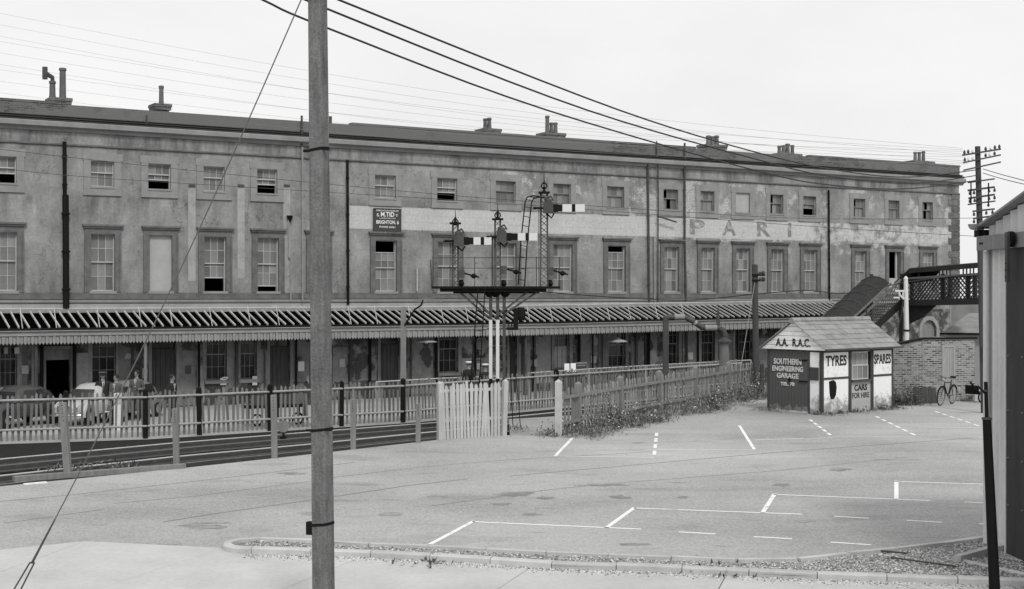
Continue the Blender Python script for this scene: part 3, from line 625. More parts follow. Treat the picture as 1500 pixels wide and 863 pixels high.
for x, m in ((47, 'timber'), (60, 'black'), (108, 'black'), (193, 'timberd'), (206, 'iron'), (290, 'black'), (345, 'timberd'), (386, 'iron'), (432, 'black'), (512, 'timberd'), (540, 'black'), (600, 'iron'), (637, 'black'), (694, 'black'), (764, 'timberd'), (779, 'black'), (846, 'black'), (866, 'black'), (880, 'timberd'), (930, 'iron'), (948, 'black'), (1003, 'timberd'), (1020, 'black'), (1060, 'iron'), (1078, 'black')):
    t0 = fp(x, 530)[0]; MB().tube((t0, -.13, 0), (t0, -.13, 3.7), rg.choice((.035, .05, .07)), n=8).build('wall_pipe', M[m], B, smooth=True)
pipe0 = None
# drainpipes and pipes
def pipe(pts, r, m, name='drainpipe', o=.1):
    mb = MB(); P = []
    for x, y in pts:
        t_, z_ = fp(x, y, o); P.append((t_, -o, z_))
    mb.path(P, r, 8)
    for (a, b) in zip(P, P[1:]):
        L_ = abs(a[2] - b[2])
        for i in range(int(L_ / 1.8) + 1):
            zz = a[2] + (b[2] - a[2]) * (i + .5) / (int(L_ / 1.8) + 1); tt = a[0] + (b[0] - a[0]) * (i + .5) / (int(L_ / 1.8) + 1)
            mb.tube((tt, -o, zz - .035), (tt, -o, zz + .035), r * 1.35, n=8)
    return mb.build(name, m, B, smooth=True)
pipe([(94.5, 206), (95, 290)], .075, M['black']); pipe([(96, 284), (97, 450)], .12, M['black'], o=.16)
pipe([(442, 168), (442, 212)], .05, M['iron']); pipe([(443, 214), (443, 440)], .042, M['surround2'], o=.16)
pipe([(423, 318), (423, 375), (426, 376), (426, 440)], .03, M['surround2']); t_, z_ = fp(423, 316)
MB().lathe((t_, -.12, z_ - .1), [(.03, -.12), (.13, .1), (.14, .14)], 8).build('rainwater_head', M['black'], B)
pipe([(509, 233), (510, 445)], .06, M['black']); pipe([(949, 240), (951, 440)], .055, M['iron'])
pipe([(962, 205), (962, 236), (964, 242), (964, 440)], .03, M['iron'], o=.14); pipe([(1003, 208), (1003, 345), (1005, 440)], .05, M['iron'])
pipe([(1214, 277), (1215, 440)], .05, M['black']); pipe([(958, 345), (959, 440)], .04, M['surround2'])
pipe([(484, 169), (484, 200)], .07, M['iron'], o=-.5); pipe([(215, 167), (215, 190)], .03, M['iron'])
pipe([(611, 392), (611, 425)], .03, M['sash']); pipe([(631, 378), (633, 420)], .02, M['iron'])
pipe([(963, 315), (991, 324)], .04, M['iron'], 'bracket_arm', .3)
t0, z0 = fp(509, 433); MB().path([(t, -.09, 3.78 + .05 * math.sin(t * 1.7)) for t in [TL + i * .8 for i in range(78)]], .02, 6).build('service_cable', M['black'], B)
# faded giant letters
for ch, x0, x1 in (('P', 1009, 1031), ('A', 1058, 1078), ('R', 1107, 1127), ('I', 1154, 1159)):
    a, b = fp(x0, 332)[0], fp(x1, 332)[0]
    text(ch, 'painted_letter', 1.0, M['ghost'], B, ((a + b) / 2, -.004, 7.66), (R(90), 0, 0), b - a, .003, .03)
# contractor's sign
t0, z1 = fp(545.5, 304.5); t1, z0 = fp(586.5, 338.5)
sg = MB().box(t0, t1, -.1, -.06, z0, z1).box(t0, t1, -.12, -.1, z0 - .03, z0 + .01).box(t0, t1, -.12, -.1, z1 - .01, z1 + .03).build('sign_board', M['signdark'], B, label='dark board with white lettering fixed above a first floor window')
cx = (t0 + t1) / 2; hh = z1 - z0; ww = t1 - t0
for s_, sz, zz, wd, bo in (('DEMOLITION WORK BY', .085, .93, .8, .001), ('M.TID', .27, .755, .48, .006), ('S.', .17, .725, .10, .003), ('Y', .17, .725, .08, .003), ('LADIES MILE RD', .075, .59, .56, .0), ('BRIGHTON. 6', .21, .41, .8, .004), ('PHONE 56061', .11, .20, .56, .001)):
    dx = {'S.': -.33, 'Y': .33}.get(s_, 0)
    text(s_, 'lettering', sz, M['capw'], sg, (cx + dx * ww, -.104, z0 + hh * zz), (R(90), 0, 0), ww * wd, .002, bo)
# chimneys
def chim(x0, x1, yt, pots, o=-1.6, cap=.12):
    a, zt = fp(x0, yt, o); b, _ = fp(x1, yt, o); zt0 = TOP - .7
    mb = MB().box(a + .1, b - .1, 1.3, 2.0, zt0, zt - cap * 2).box(a + .03, b - .03, 1.23, 2.07, zt - cap * 2, zt - cap).box(a, b, 1.2, 2.1, zt - cap, zt)
    c = mb.build('chimney', M['chimney'], B)
    for px, py, r in pots:
        t_, zp = fp(px, py, o); h = zp - zt
        MB().lathe((t_, 1.62, zt), [(r * 1.15, 0), (r, .12), (r * .9, h - .12), (r * 1.1, h - .1), (r * 1.1, h - .02), (r * .8, h)], 10).build('pot', M['pot'], c, smooth=True)
    return c
c1 = chim(70, 103, 142, [(77, 117, .12), (92, 98, .13)])
P = [fp(x, y, -1.6) for x, y in ((77, 118), (77, 112), (66, 105))]
MB().path([(a, 1.62, b) for a, b in P], .09, 8).tube((P[2][0], 1.62, P[2][1] - .25), (P[2][0], 1.62, P[2][1] + .22), .1, n=10).build('cowl', M['iron'], c1, smooth=True)
chim(222, 248, 151, [(236.5, 124, .10)]); chim(703, 729, 187, [(711, 172, .09), (717, 171, .1)]); chim(793, 823, 193, [(802, 168, .1), (808, 178, .09), (814, 178, .1)])
chim(1029, 1059, 210, [(1038, 197, .12), (1044, 198, .1), (1050, 197, .12)]); chim(1136, 1168, 223, [(1142, 212, .1), (1148, 211, .1), (1154, 209, .12), (1161, 211, .1)]); chim(1331, 1362, 234, [(1341, 221, .1), (1347, 221, .1), (1353, 220, .1)])

# ---------------------------------------------------------------- canopy along the station front
CT0, CT1, CO = -16.0, fp(1236, 455, 1.0)[0], 1.8
K = thing('station_canopy', 'lean-to canopy with pale glazing bars and scalloped valance along the station front', 'canopy', F0, FRZ)
def zf(t): return 3.84 + max(0, (t - 16)) * .011          # top edge rises a little to the right
def zg(t): return 3.17 + max(0, (t - 18)) * .009
def crun(o0, o1, dz0, dz1, fn, name, m, kind=None):
    N = 12; mb = MB(); vs = []; 
    for i in range(N + 1):
        t = CT0 + (CT1 - CT0) * i / N; z = fn(t); vs += [(t, -o0, z + dz0), (t, -o1, z + dz0), (t, -o1, z + dz1), (t, -o0, z + dz1)]
    fs = [(i * 4 + j, i * 4 + (j + 1) % 4, i * 4 + 4 + (j + 1) % 4, i * 4 + 4 + j) for i in range(N) for j in range(4)] + [(3, 2, 1, 0), (4 * N, 4 * N + 1, 4 * N + 2, 4 * N + 3)]
    return mb.add(vs, fs).build(name, m, K)
crun(.0, .22, -.13, .02, zf, 'flashing', M['lead']); crun(.0, .12, .02, .06, zf, 'capping', M['bar'])
N = int((CT1 - CT0) / .345); sp = (CT1 - CT0) / N
pm_ = MB(); bm_ = MB()
zi = lambda t: zf(t) - .10
for i in range(N + 1):
    t = CT0 + i * sp; a = V3(t + random.gauss(0, .012), -.15, zi(t) + .03); b = V3(t + random.gauss(0, .018), -CO, zg(t) + .05 + random.gauss(0, .006))
    MB().bar(a, b, .052, .06).build('glazing_bar', M['bar'], K)
    if i < N:
        t2 = t + sp
        MB().ext([(t + .02, -.15, zi(t)), (t + .02, -CO + .02, zg(t) + .01), (t2 - .02, -CO + .02, zg(t2) + .01), (t2 - .02, -.15, zi(t2))], (0, 0, -.015)).build('roof_pane', M['canopyglass'], K)
crun(CO - .06, CO + .1, -.06, .025, zg, 'gutter', M['black']); crun(CO - .05, CO + .12, -.09, -.061, zg, 'gutter_bed', M['fascia'])
crun(CO - .02, CO + .04, -.27, -.091, zg, 'fascia', M['fascia']); crun(CO + .041, CO + .075, -.25, -.215, zg, 'fascia_bead', M['fascia'])
vb_ = MB(); t = CT0; i = 0
while t < CT1 - .1:
    z = zg(t) - .271; w_ = .125; d = .23
    vb_.ext([(t + .008, -CO, z), (t + w_ - .008, -CO, z), (t + w_ - .008, -CO, z - d), (t + w_ / 2, -CO, z - d - .075), (t + .004, -CO, z - d)], (0, -.02 - .025 * (i % 2), 0)); t += w_; i += 1
vb_.build('valance', M['valance'], K, kind='stuff')
crun(CO - .12, CO - .03, -.25, -.12, zg, 'beam', M['timberd'])
for x, m in ((53, 'timberd'), (213, 'timber'), (455, 'timberd'), (770, 'timberd'), (945, 'black'), (1075, 'timberd'), (1180, 'timberd')):
    t = fp(x, 520, CO - .15)[0]; MB().tube((t, -CO + .15, 0), (t, -CO + .15, zg(t) - .12), .065, .055).lathe((t, -CO + .15, 0), [(.13, 0), (.13, .2), (.08, .28)], 10).build('column', M[m], K, smooth=True)
for i in range(30):
    t = CT0 + 1.0 + i * 1.42 + (i % 3) * .12
    if t < CT1 - .5: MB().bar((t, -CO + .02, zg(t) + .02), (t - .05, -CO + .25, zg(t) + .78), .028, .02).build('stay_rod', M['bar'], K)
for x, wd in ((625, 33), (905, 26)):
    t, z = fp(x, 495, CO - .5); p = F0 + FD * t + FN * (CO - .5)
    l = thing('platform_lamp', 'white enamel lamp under canopy ' + ('left of the signal bracket' if x == 625 else 'right of the signal bracket'), 'lamp', (p.x, p.y, -.5), 0, 'lamps under the canopy')
    zz = z; MB().lathe((0, 0, zz - .14), [(.44, 0), (.45, .03), (.3, .09), (.1, .14), (.06, .2)], 16).build('shade', M['board'], l, smooth=True)
    MB().tube((0, 0, zz), (0, 0, zg(t) - .0), .02).build('stem', M['black'], l); MB().lathe((0, 0, zz - .2), [(.05, 0), (.08, .05), (.05, .1)], 8).build('bulb', M['sash'], l, smooth=True)
# ---------------------------------------------------------------- fences
def picket_mesh(w_, h, th, m, pt=.06):
    return MB().ext([(-w_ / 2, -th / 2, 0), (w_ / 2, -th / 2, 0), (w_ / 2, -th / 2, h - pt), (0, -th / 2, h), (-w_ / 2, -th / 2, h - pt)], (0, th, 0)).mesh('picket', m)
def fence(name, label, pts, h, step, pw, pm_, rails, railm, railw, posts, postm, posth, postw, side=1, z=0., jit=.03, round_rail=False):
    T = thing(name, label, 'fence', tuple(pts[0])); o = Vector(pts[0]); me = picket_mesh(pw, h, .022, pm_)
    rs = resample(pts, step)
    for a, b in zip(rs, rs[1:]):
        q = b - a; rz = math.atan2(q.y, q.x); p = a - o
        if name == 'picket_fence' and random.random() < .02: continue
        link('picket', me, T, p, (R(random.gauss(0, .9)), R(random.gauss(0, 1.5)), rz), scale=(random.uniform(.85, 1.15), 1, 1 + random.gauss(0, jit * .6)))
    for zr in rails:
        for a, b in zip(pts, pts[1:]):
            d = (b - a).normalized(); nn = V3(-d.y, d.x, 0) * side * (railw / 2 + .014)
            mb = MB(); A, Bq = a - o + nn + V3(0, 0, zr), b - o + nn + V3(0, 0, zr)
            if round_rail: mb.path([A, Bq], railw * .5, 8)
            else: mb.bar(A, Bq, railw, railw * 1.3)
            mb.build('rail', railm, T, smooth=round_rail)
    pmsh = MB().box(-postw / 2, postw / 2, -postw / 2, postw / 2, -.1, posth - .05).add([(-postw / 2, -postw / 2, posth - .05), (postw / 2, -postw / 2, posth - .05), (postw / 2, postw / 2, posth - .05), (-postw / 2, postw / 2, posth - .05), (0, 0, posth + .02)], [(0, 1, 4), (1, 2, 4), (2, 3, 4), (3, 0, 4)]).mesh('post', postm)
    for p in posts:
        q = Vector(p) - o; d = (pts[1] - pts[0]); link('post', pmsh, T, q, (R(random.gauss(0, .6)), R(random.gauss(0, .6)), math.atan2(d.y, d.x)))
    return T
def on_poly(px, pts):
    """point of a ground polyline that stands at photo column px"""
    u = (px - CX) / FPX
    for a, b in zip(pts, pts[1:]):
        da, db = a.x - u * a.y, b.x - u * b.y
        if da * db <= 0: return a.lerp(b, da / (da - db))
    return pts[-1]
farposts = [on_poly(x, FEN) for x in (-60, 95, 213, 292, 395, 500, 590, 690, 815)]
fence('picket_fence', 'long low grey picket fence beyond the railway tracks', FEN, 1.40, .165, .075, M['picketd'], (.33, 1.22), M['railbar'], .075, farposts, M['black'], 1.48, .15, -1, round_rail=True)
PFX = [p + V3(0, 0, 0) for p in PF]
fence('picket_fence', 'grey picket fence with square posts beside the weeds and garage hut', PFX, 1.28, .235, .105, M['picket'], (.35, 1.05), M['timber'], .06, [on_poly(x, PF) for x in (847, 908, 966, 1018, 1066)], M['timber'], 1.42, .16, -1)
GT = [gp(646, 642.5), gp(735, 637)]
G = fence('picket_gate', 'white picket gate panel standing at the track edge', GT, 1.5, .106, .078, M['picketw'], (.5, 1.3), M['picketw'], .06, [GT[0] - V3(.03, 0, 0), GT[1] + V3(.05, 0, 0)], M['picketw'], 1.56, .13, 1, jit=.04)
G['category'] = 'gate'
p = gp(818, 638); t = thing('gate_post', 'pale concrete gate post with pyramid top at end of picket fence', 'post', tuple(p))
MB().box(-.1, .1, -.1, .1, -.1, 1.5).add([(-.1, -.1, 1.5), (.1, -.1, 1.5), (.1, .1, 1.5), (-.1, .1, 1.5), (0, 0, 1.58)], [(0, 1, 4), (1, 2, 4), (2, 3, 4), (3, 0, 4)]).build('shaft', mat('gatepost_concrete', .4, .9, .2, 4, 40), t)
MB().tube((.09, 0, 1.26), (.2, 0, 1.26), .02).tube((.18, 0, 1.2), (.18, 0, 1.32), .012).build('hinge_pin', M['iron'], t)
# posts along the forecourt edge
for x0, y0, x1, y1, wd, lab in ((100, 697, 92, 588, 9.5, 'leaning weathered post beside the guy wire, leftmost on the forecourt edge'), (258.5, 681, 256.5, 597, 8, 'thin pale post at right end of the timber baulk'), (402, 670, 401, 577, 8, 'perforated pale post in front of the iron trolley'),
                          (517.5, 657, 517, 583, 7.5, 'weathered post on forecourt edge just right of the foreground pole'), (612.5, 647.5, 612.5, 590, 7, 'weathered post on forecourt edge left of the white gate')):
    a = gp(x0, y0) + V3(0, .05, 0); b = dp(x1, y1, a.y); t = thing('edge_post', lab, 'post', tuple(a), 0, 'posts along the forecourt edge'); w_ = wd / FPX * a.y; d = b - a
    pb = MB().bar((0, 0, -.3), d, w_, w_, up=(0, 1, 0)); pb.build('shaft', M['timber'], t)
    for k in range(5): MB().tube(d * (1 - .04 - .05 * k) + V3(0, -w_ / 2 - .004, 0), d * (1 - .04 - .05 * k) + V3(0, -w_ / 2 + .01, 0), .012, n=6).build('bolt_hole', M['black'], t)
a, b = gp(20, 703), gp(270, 684)
o = MB().bar(V3(0, 0, .04), b - a + V3(0, 0, .04), .2, .11).build('timber_baulk', M['timber'], loc=a); tag(o, 'long weathered timber baulk lying along the forecourt edge', 'timber')
a, b = gp(35, 709.5), gp(68, 706.5); o = MB().bar(V3(0, 0, .02), b - a + V3(0, 0, .02), .1, .03).build('plank', M['white'], loc=a); tag(o, 'short white plank lying beside the timber baulk', 'plank')
# ---------------------------------------------------------------- iron trolley behind the far fence, disc signal, notice boards, handrails
def local(T): return MW[T.name].inverted()
p = gp(372, 620, -.5) + V3(0, -1.0, 0); t = thing('platform_trolley', 'black iron framed trolley standing at the far fence behind the perforated post', 'trolley', tuple(p), .45)
for i, x in enumerate((0, 1.0, 1.95)):
    MB().bar((x, 0, .25), (x, 0, 1.15), .07).build('upright', M['black'], t); MB().bar((x, .7, .25), (x, .7, 1.15), .07).build('upright', M['black'], t)
MB().box(-.05, 2.0, 0, .72, .6, .68).build('deck', M['black'], t); MB().bar((0, 0, 1.12), (1.95, 0, 1.12), .07).build('top_rail', M['black'], t); MB().bar((0, .7, 1.12), (1.95, .7, 1.12), .07).build('top_rail', M['black'], t)
for x in (.08, 1.05): MB().box(x, x + .82, -.015, .015, .72, 1.08).build('side_panel', M['iron'], t)
MB().box(1.5, 1.85, -.05, -.02, .72, 1.1).build('notice', M['plaster'], t)
for x in (.3, 1.7): MB().ring((x, .02, .22), (0, 1, 0), .18, .035).bar((x - .18, .02, .22), (x + .18, .02, .22), .03).bar((x, .02, .04), (x, .02, .4), .03).build('wheel', M['black'], t)
p = gp(415, 641, -.52); t = thing('disc_signal', 'small grey ground disc signal between the tracks', 'signal', tuple(p))
MB().tube((0, 0, 0), (0, 0, .35), .035).box(-.1, .1, -.08, .08, 0, .06).build('stand', M['black'], t); MB().tube((0, -.04, .38), (0, -.02, .38), .19, n=20).build('disc', M['timber'], t); MB().box(-.06, .06, .0, .14, .3, .5).build('lamp', M['black'], t)
def fpw(x, y, o):
    t_, z_ = fp(x, y, o); return F0 + FD * t_ + FN * o + V3(0, 0, z_)
for (x0, x1, y0, y1, m, lab) in ((826.5, 833.5, 531, 543.5, 'white', 'small white square notice board on posts, leftmost of three on the platform'), (835.5, 843, 530.5, 543.5, 'white', 'white notice board on the platform, middle of three'), (843.5, 858.5, 529.5, 543, 'signdark', 'dark framed notice board on the platform, rightmost of three')):
    a = fpw(x0, y1, 3.2); b = fpw(x1, y0, 3.2); c = (a + b) / 2; wd = (b - a).xy.length; t = thing('notice_board', lab, 'notice board', (c.x, c.y, -.5), FRZ, 'notice boards on the platform'); z0, z1 = a.z + .5, b.z + .5
    MB().box(-wd / 2, wd / 2, -.03, .0, z0, z1).build('board', M[m], t); [MB().bar((x_, .03, 0), (x_, .03, z1), .06).build('leg', M['timberd'], t) for x_ in (-wd / 2 + .06, wd / 2 - .06)]
    if m == 'signdark':
        MB().box(-wd / 2 - .02, wd / 2 + .02, -.045, -.03, z1 - .05, z1 + .02).box(-wd / 2 - .02, wd / 2 + .02, -.045, -.03, z0 - .02, z0 + .05).build('frame', M['timber'], t); MB().box(-wd / 2 + .04, wd / 2 - .04, -.036, -.03, z1 - .14, z1 - .1).build('heading', M['plaster'], t)
for pts, lab in (([(551, 558), (640, 553), (730, 549.5)], 'thin pale handrail on the platform left of the signal bracket'), ([(775, 545), (880, 538), (1000, 531), (1100, 526)], 'long thin pipe handrail on the platform behind the picket fence')):
    o_ = 3.6; P = [fpw(x, y, o_) for x, y in pts]; c = P[0].copy(); t = thing('platform_railing', lab, 'railing', (c.x, c.y, -.5)); inv = MW[t.name].inverted()
    MB().path([inv @ q for q in P], .025, 6).build('handrail', M['sash'], t, smooth=True)
    for i in range(5):
        q = inv @ P[0].lerp(P[-1], i / 4); MB().tube((q.x, q.y, 0), (q.x, q.y, q.z), .025, n=6).build('post', M['sash'], t)
# curved lamp post left of the signals
p = gp(590, 615, -.5) + V3(0, .3, 0); t = thing('lamp_post', 'grey square post with bracket arm and cable at the far fence', 'post', tuple(p)); s_ = p.y / FPX
hz = lambda y: CAMH - (y - CY) * s_ + .5
MB().box(-.09, .09, -.09, .09, 0, hz(448)).build('shaft', M['timber'], t); MB().path([(.05, -.1, hz(475)), (.4, -.1, hz(452)), (.62, -.1, hz(446)), (.7, -.1, hz(438))], .035, 6).build('arm', M['black'], t, smooth=True)
MB().path([(.7, -.1, hz(446)), (.62, -.1, hz(436)), (.85, -.1, hz(436)), (1.1, -.1, hz(435.5))], .012, 6).box(.5, 1.35, -.12, -.08, hz(441), hz(438)).build('crossarm', M['timber'], t)
# ---------------------------------------------------------------- bracket signal
SZ = 41.5; SC = SZ / FPX; sx = lambda x: (x - 735) * SC; sz = lambda y: CAMH - (y - CY) * SC + .5
SG = thing('railway_signal', 'tall bracket signal with three dolls, white striped arms and finials on a black gantry', 'signal', ((735 - CX) * SC, SZ, -.5))
for x, m in ((718.8, 'white'), (729, 'white'), (738.5, 'iron')):
    MB().box(sx(x) - .05, sx(x) + .05, -.05, .05, sz(467), sz(425)).build('main_post', M['iron'], SG); MB().box(sx(x) - .055, sx(x) + .055, -.055, .055, 0, sz(553)).build('post_foot', M['black'], SG)
    if m == 'white': MB().box(sx(x) - .05, sx(x) + .05, -.05, .05, sz(553), sz(467)).build('main_post', M['armw'], SG)
    else: MB().box(sx(x) - .045, sx(x) + .045, -.045, .045, sz(553), sz(467)).build('main_post', M['iron'], SG)
for y in (480, 505, 530): MB().box(sx(714), sx(742), -.02, .02, sz(y) - .02, sz(y) + .02).build('tie_plate', M['iron'], SG)
MB().box(sx(633), sx(820), -.35, .35, sz(421.5), sz(418)).build('deck', M['black'], SG)
MB().box(sx(645), sx(800), -.28, -.2, sz(426), sz(421.6)).box(sx(645), sx(800), .2, .28, sz(426), sz(421.6)).box(sx(664), sx(790), -.1, .1, sz(428.5), sz(421.7)).build('girder', M['black'], SG)
for x in (717, 726, 740): MB().lathe((sx(x), 0, sz(434)), [(.06, 0), (.12, .06), (.16, .14), (.16, .2)], 10).build('bracket_cap', M['black'], SG)
for a, b in (((675, 428), (714, 462)), ((688, 428), (717, 458)), ((773, 426), (724, 464)), ((790, 424), (740, 458))):
    for yy in (-.12, .12): MB().bar((sx(a[0]), yy, sz(a[1])), (sx(b[0]), yy, sz(b[1])), .05, .06).build('strut', M['iron'], SG)
def doll(x, y_arm, y_top, y_fin, big, light):
    X = sx(x); lat = MB(); zb, zt = sz(418), sz(y_top); w_ = .11 if big else .09
    D = MB()
    for u in (-1, 1):
        for v in (-1, 1): D.bar((X + u * w_, v * w_, zb), (X + u * w_ * .8, v * w_ * .8, zt), .04)
    nseg = int((zt - zb) / .2)
    for i in range(nseg):
        z0, z1 = zb + (zt - zb) * i / nseg, zb + (zt - zb) * (i + 1) / nseg
        for v in (-1, 1):
            D.bar((X - w_, v * w_, z0), (X + w_, v * w_, z1), .03, .012); D.bar((X + w_, v * w_, z0), (X - w_, v * w_, z1), .03, .012)
            D.bar((X + v * w_, -w_, z0), (X + v * w_, w_, z1), .03, .012)
    D = D.build('doll', M['iron'], SG)
    MB().box(X - .17, X + .17, -.17, .17, zt, zt + .05).build('cap', M['black'], D)
    zc = zt + .05; f0, f1 = sz(y_fin + 18), sz(y_fin)
    MB().lathe((X, 0, zc), [(.07, 0), (.03, .06), (.05, .12), (.025, .16)], 10).ring((X, 0, f0), (0, 1, 0), .085, .022, 16).ring((X, 0, f0), (1, 0, 0), .085, .018, 16).tube((X, 0, f0 + .08), (X, 0, f1), .018, .006).lathe((X, 0, f0 + .07), [(.02, 0), (.045, .03), (.015, .07)], 8).build('finial', M['black'], D, smooth=True)
    # arm: lamp and spectacle, then blade
    za = sz(y_arm); W = M['black']
    MB().box(X - .03, X + .27, -.32, -.12, za - .16, za + .17).lathe((X + .12, -.22, za + .17), [(.11, 0), (.11, .08), (.05, .12)], 10).path([(X + .0, -.2, za + .25), (X + .2, -.22, za + .36), (X + .28, -.22, za + .22)], .035, 6).build('lamp', M['iron'], D)
    MB().path([(X + .06, -.22, za - .16), (X + .22, -.24, za - .3), (X + .3, -.24, za - .16)], .03, 6).box(X + .25, X + .42, -.2, -.17, za - .12, za + .12).lathe((X - .28, -.2, za - .04), [(.02, 0), (.09, .04), (.02, .08)], 10).bar((X - .3, -.2, za), (X, -.2, za), .06).build('spectacle', W, D)
    L_ = {0: (694, 720), 1: (758.5, 787), 2: (823.5, 856)}[light]
    x0, x1 = sx(L_[0] - 22), sx(L_[1]); xm = sx(L_[0])
    dz = .02 * (x1 - xm) / 1
    MB().box(x0 + .05, xm, -.26, -.22, za - .1, za + .1).build('arm_casting', W, D)
    bl = MB().box(xm, x1, -.26, -.235, za - .115, za + .115).build('arm', M['armw'], D)
    f = {0: .4, 1: .39, 2: .42}[light]; xa = xm + (x1 - xm) * f
    MB().box(xa, xa + .105, -.264, -.261, za - .115, za + .115).build('stripe', W, bl)
    # repeater and distant lever half way
    zm = sz(y_arm + (48 if light != 2 else 92))
    MB().box(X + .1, X + .28, -.15, .05, zm - .12, zm + .12).build('lever_box', M['iron'], D); MB().bar((X + .28, -.05, zm + .02), (X + .72, -.05, zm - .1), .05).lathe((X + .56, -.05, zm - .14), [(.02, 0), (.1, .06), (.1, .1), (.02, .16)], 10).build('lever', W, D)
    MB().bar((X - .16, -.1, zb), (X - .16, -.1, za), .02).build('pull_rod', W, D)
    MB().lathe((X + .18, 0, zb), [(.05, 0), (.1, .08), (.05, .2)], 8).build('pulley', W, D)
doll(667, 352, 327, 306, False, 0); doll(729, 346, 321, 296, False, 1); doll(797, 304, 282, 253, True, 2)
# ladders
def ladder(pts0, pts1, r, m, n=None, step=.28):
    mb = MB().path(pts0, r, 6).path(pts1, r, 6); A, Bq = [Vector(q) for q in pts0], [Vector(q) for q in pts1]
    for (a, b), (c, d) in zip(zip(A, A[1:]), zip(Bq, Bq[1:])):
        k = max(1, int((b - a).length / step))
        for i in range(k): mb.tube(a.lerp(b, (i + .5) / k), c.lerp(d, (i + .5) / k), .011, n=5)
    return mb.build('ladder', m, SG, smooth=True)
lp = [(764, 416), (768, 350), (774, 295), (777, 288), (785, 286), (795, 287)]
ladder([(sx(x) - .1, -.2, sz(y)) for x, y in lp], [(sx(x) + .09, -.2, sz(y + 2)) for x, y in lp], .022, M['black'])
ladder([(sx(701), -.42, sz(419)), (sx(690), -.75, sz(560))], [(sx(711), -.42, sz(419)), (sx(703), -.75, sz(560))], .02, M['black'])
for a, b in (((745, 470), (752, 640)), ((749, 470), (764, 645))): MB().tube((sx(a[0]), .3, sz(a[1])), (sx(b[0]), .3, 0), .014, n=6).build('wire_run', M['black'], SG)
for z_ in (388, 371): MB().path([(sx(633), .33, sz(418 - (418 - z_) * .9)), (sx(820), .33, sz(418 - (418 - z_) * .9))], .010, 5).build('guard_rail', M['iron'], SG)
for x in (633, 695, 753, 786, 820): MB().tube((sx(x), .33, sz(418)), (sx(x), .33, sz(374)), .014, n=6).build('stanchion', M['iron'], SG)
# dark signal cabinet hung on the right post
MB().box(sx(752), sx(759), -.1, .15, sz(482), sz(450)).lathe((sx(763), .03, sz(468)), [(.1, 0), (.14, .1), (.14, .32), (.1, .4)], 12).box(sx(742), sx(754), -.08, .1, sz(482), sz(478)).build('relay_box', M['black'], SG)
# ---------------------------------------------------------------- water crane behind the picket fence
p = gp(977, 590, -.5); WZ = p.y; wc = WZ / FPX; t = thing('water_crane', 'dark railway water crane with bent horizontal pipe behind the picket fence', 'water crane', tuple(p)); q = lambda x, y, yy=0: V3((x - 977) * wc, yy, CAMH - (y - CY) * wc + .5)
MB().box(-.16, .06, -.11, .11, 0, q(977, 466).z).build('column', M['iron'], t)
MB().path([q(975, 472), q(975, 465), q(980, 463), q(1003, 463), q(1015, 469), q(1028, 478), q(1036, 479), q(1055, 479)], .115, 10).build('arm_pipe', M['iron'], t, smooth=True)
for a, b in (((988, 463), (1003, 463)), ((1033, 479), (1050, 479)), ((1017, 470.5), (1020, 473))): MB().tube(q(*a), q(*b), .123, n=10).build('pipe_lagging', M['lead'], t, smooth=True)
MB().path([q(1052, 479), q(1059, 482), q(1062, 490), q(1062, 494)], .115, 10).build('elbow', M['iron'], t, smooth=True)
MB().lathe(q(1061, 500), [(.32, 0), (.3, .06), (.16, .14), (.13, .2)], 12).build('nozzle_ring', M['iron'], t, smooth=True)
MB().lathe(q(1061, 548), [(.2, 0), (.2, .6), (.17, q(0, 500).z - q(0, 548).z)], 10).build('leather_bag', M['timber'], t, smooth=True)
MB().ext([q(1050, 479, -.05), q(1055, 479, -.05), q(1053.5, 458, -.05), q(1052, 448, -.05), q(1049.5, 460, -.05)], (0, .1, 0)).build('counterweight_fin', M['iron'], t)
# telegraph stub pole beside the hut
p = gp(1108, 579); ps = p.y / FPX; t = thing('short_telegraph_pole', 'short dark telegraph pole with insulator brackets beside the garage hut', 'pole', tuple(p)); hz2 = lambda y: CAMH - (y - CY) * ps
MB().tube((0, 0, -.2), (-.06, 0, hz2(386)), .13, .11, 12).build('shaft', M['timberd'], t, smooth=True)
MB().box(-.2, .3, -.16, -.12, hz2(403), hz2(400)).box(-.2, .3, -.16, -.12, hz2(411), hz2(408)).build('bracket', M['black'], t)
for x, y in ((.12, 398), (.24, 397), (.14, 407), (.25, 406)): MB().lathe((x, -.14, hz2(y) - .1), [(.06, 0), (.07, .08), (.04, .14)], 8).build('insulator', M['insul'], t)
MB().tube((-.08, -.1, hz2(412)), (-1.05, -1.5, -.05), .012, n=5).build('stay_wire', M['wirep'], t)
p = gp(1116, 579) + V3(.02, .1, 0); t = thing('fence_end_post', 'dark broken post between the short telegraph pole and the garage hut', 'post', tuple(p)); MB().box(-.07, .07, -.07, .07, -.1, 1.2).add([(-.07, -.07, 1.2), (.07, -.07, 1.2), (.07, .07, 1.2), (-.07, .07, 1.2), (.03, 0, 1.3)], [(0, 1, 4), (1, 2, 4), (2, 3, 4), (3, 0, 4)]).build('shaft', M['timberd'], t)
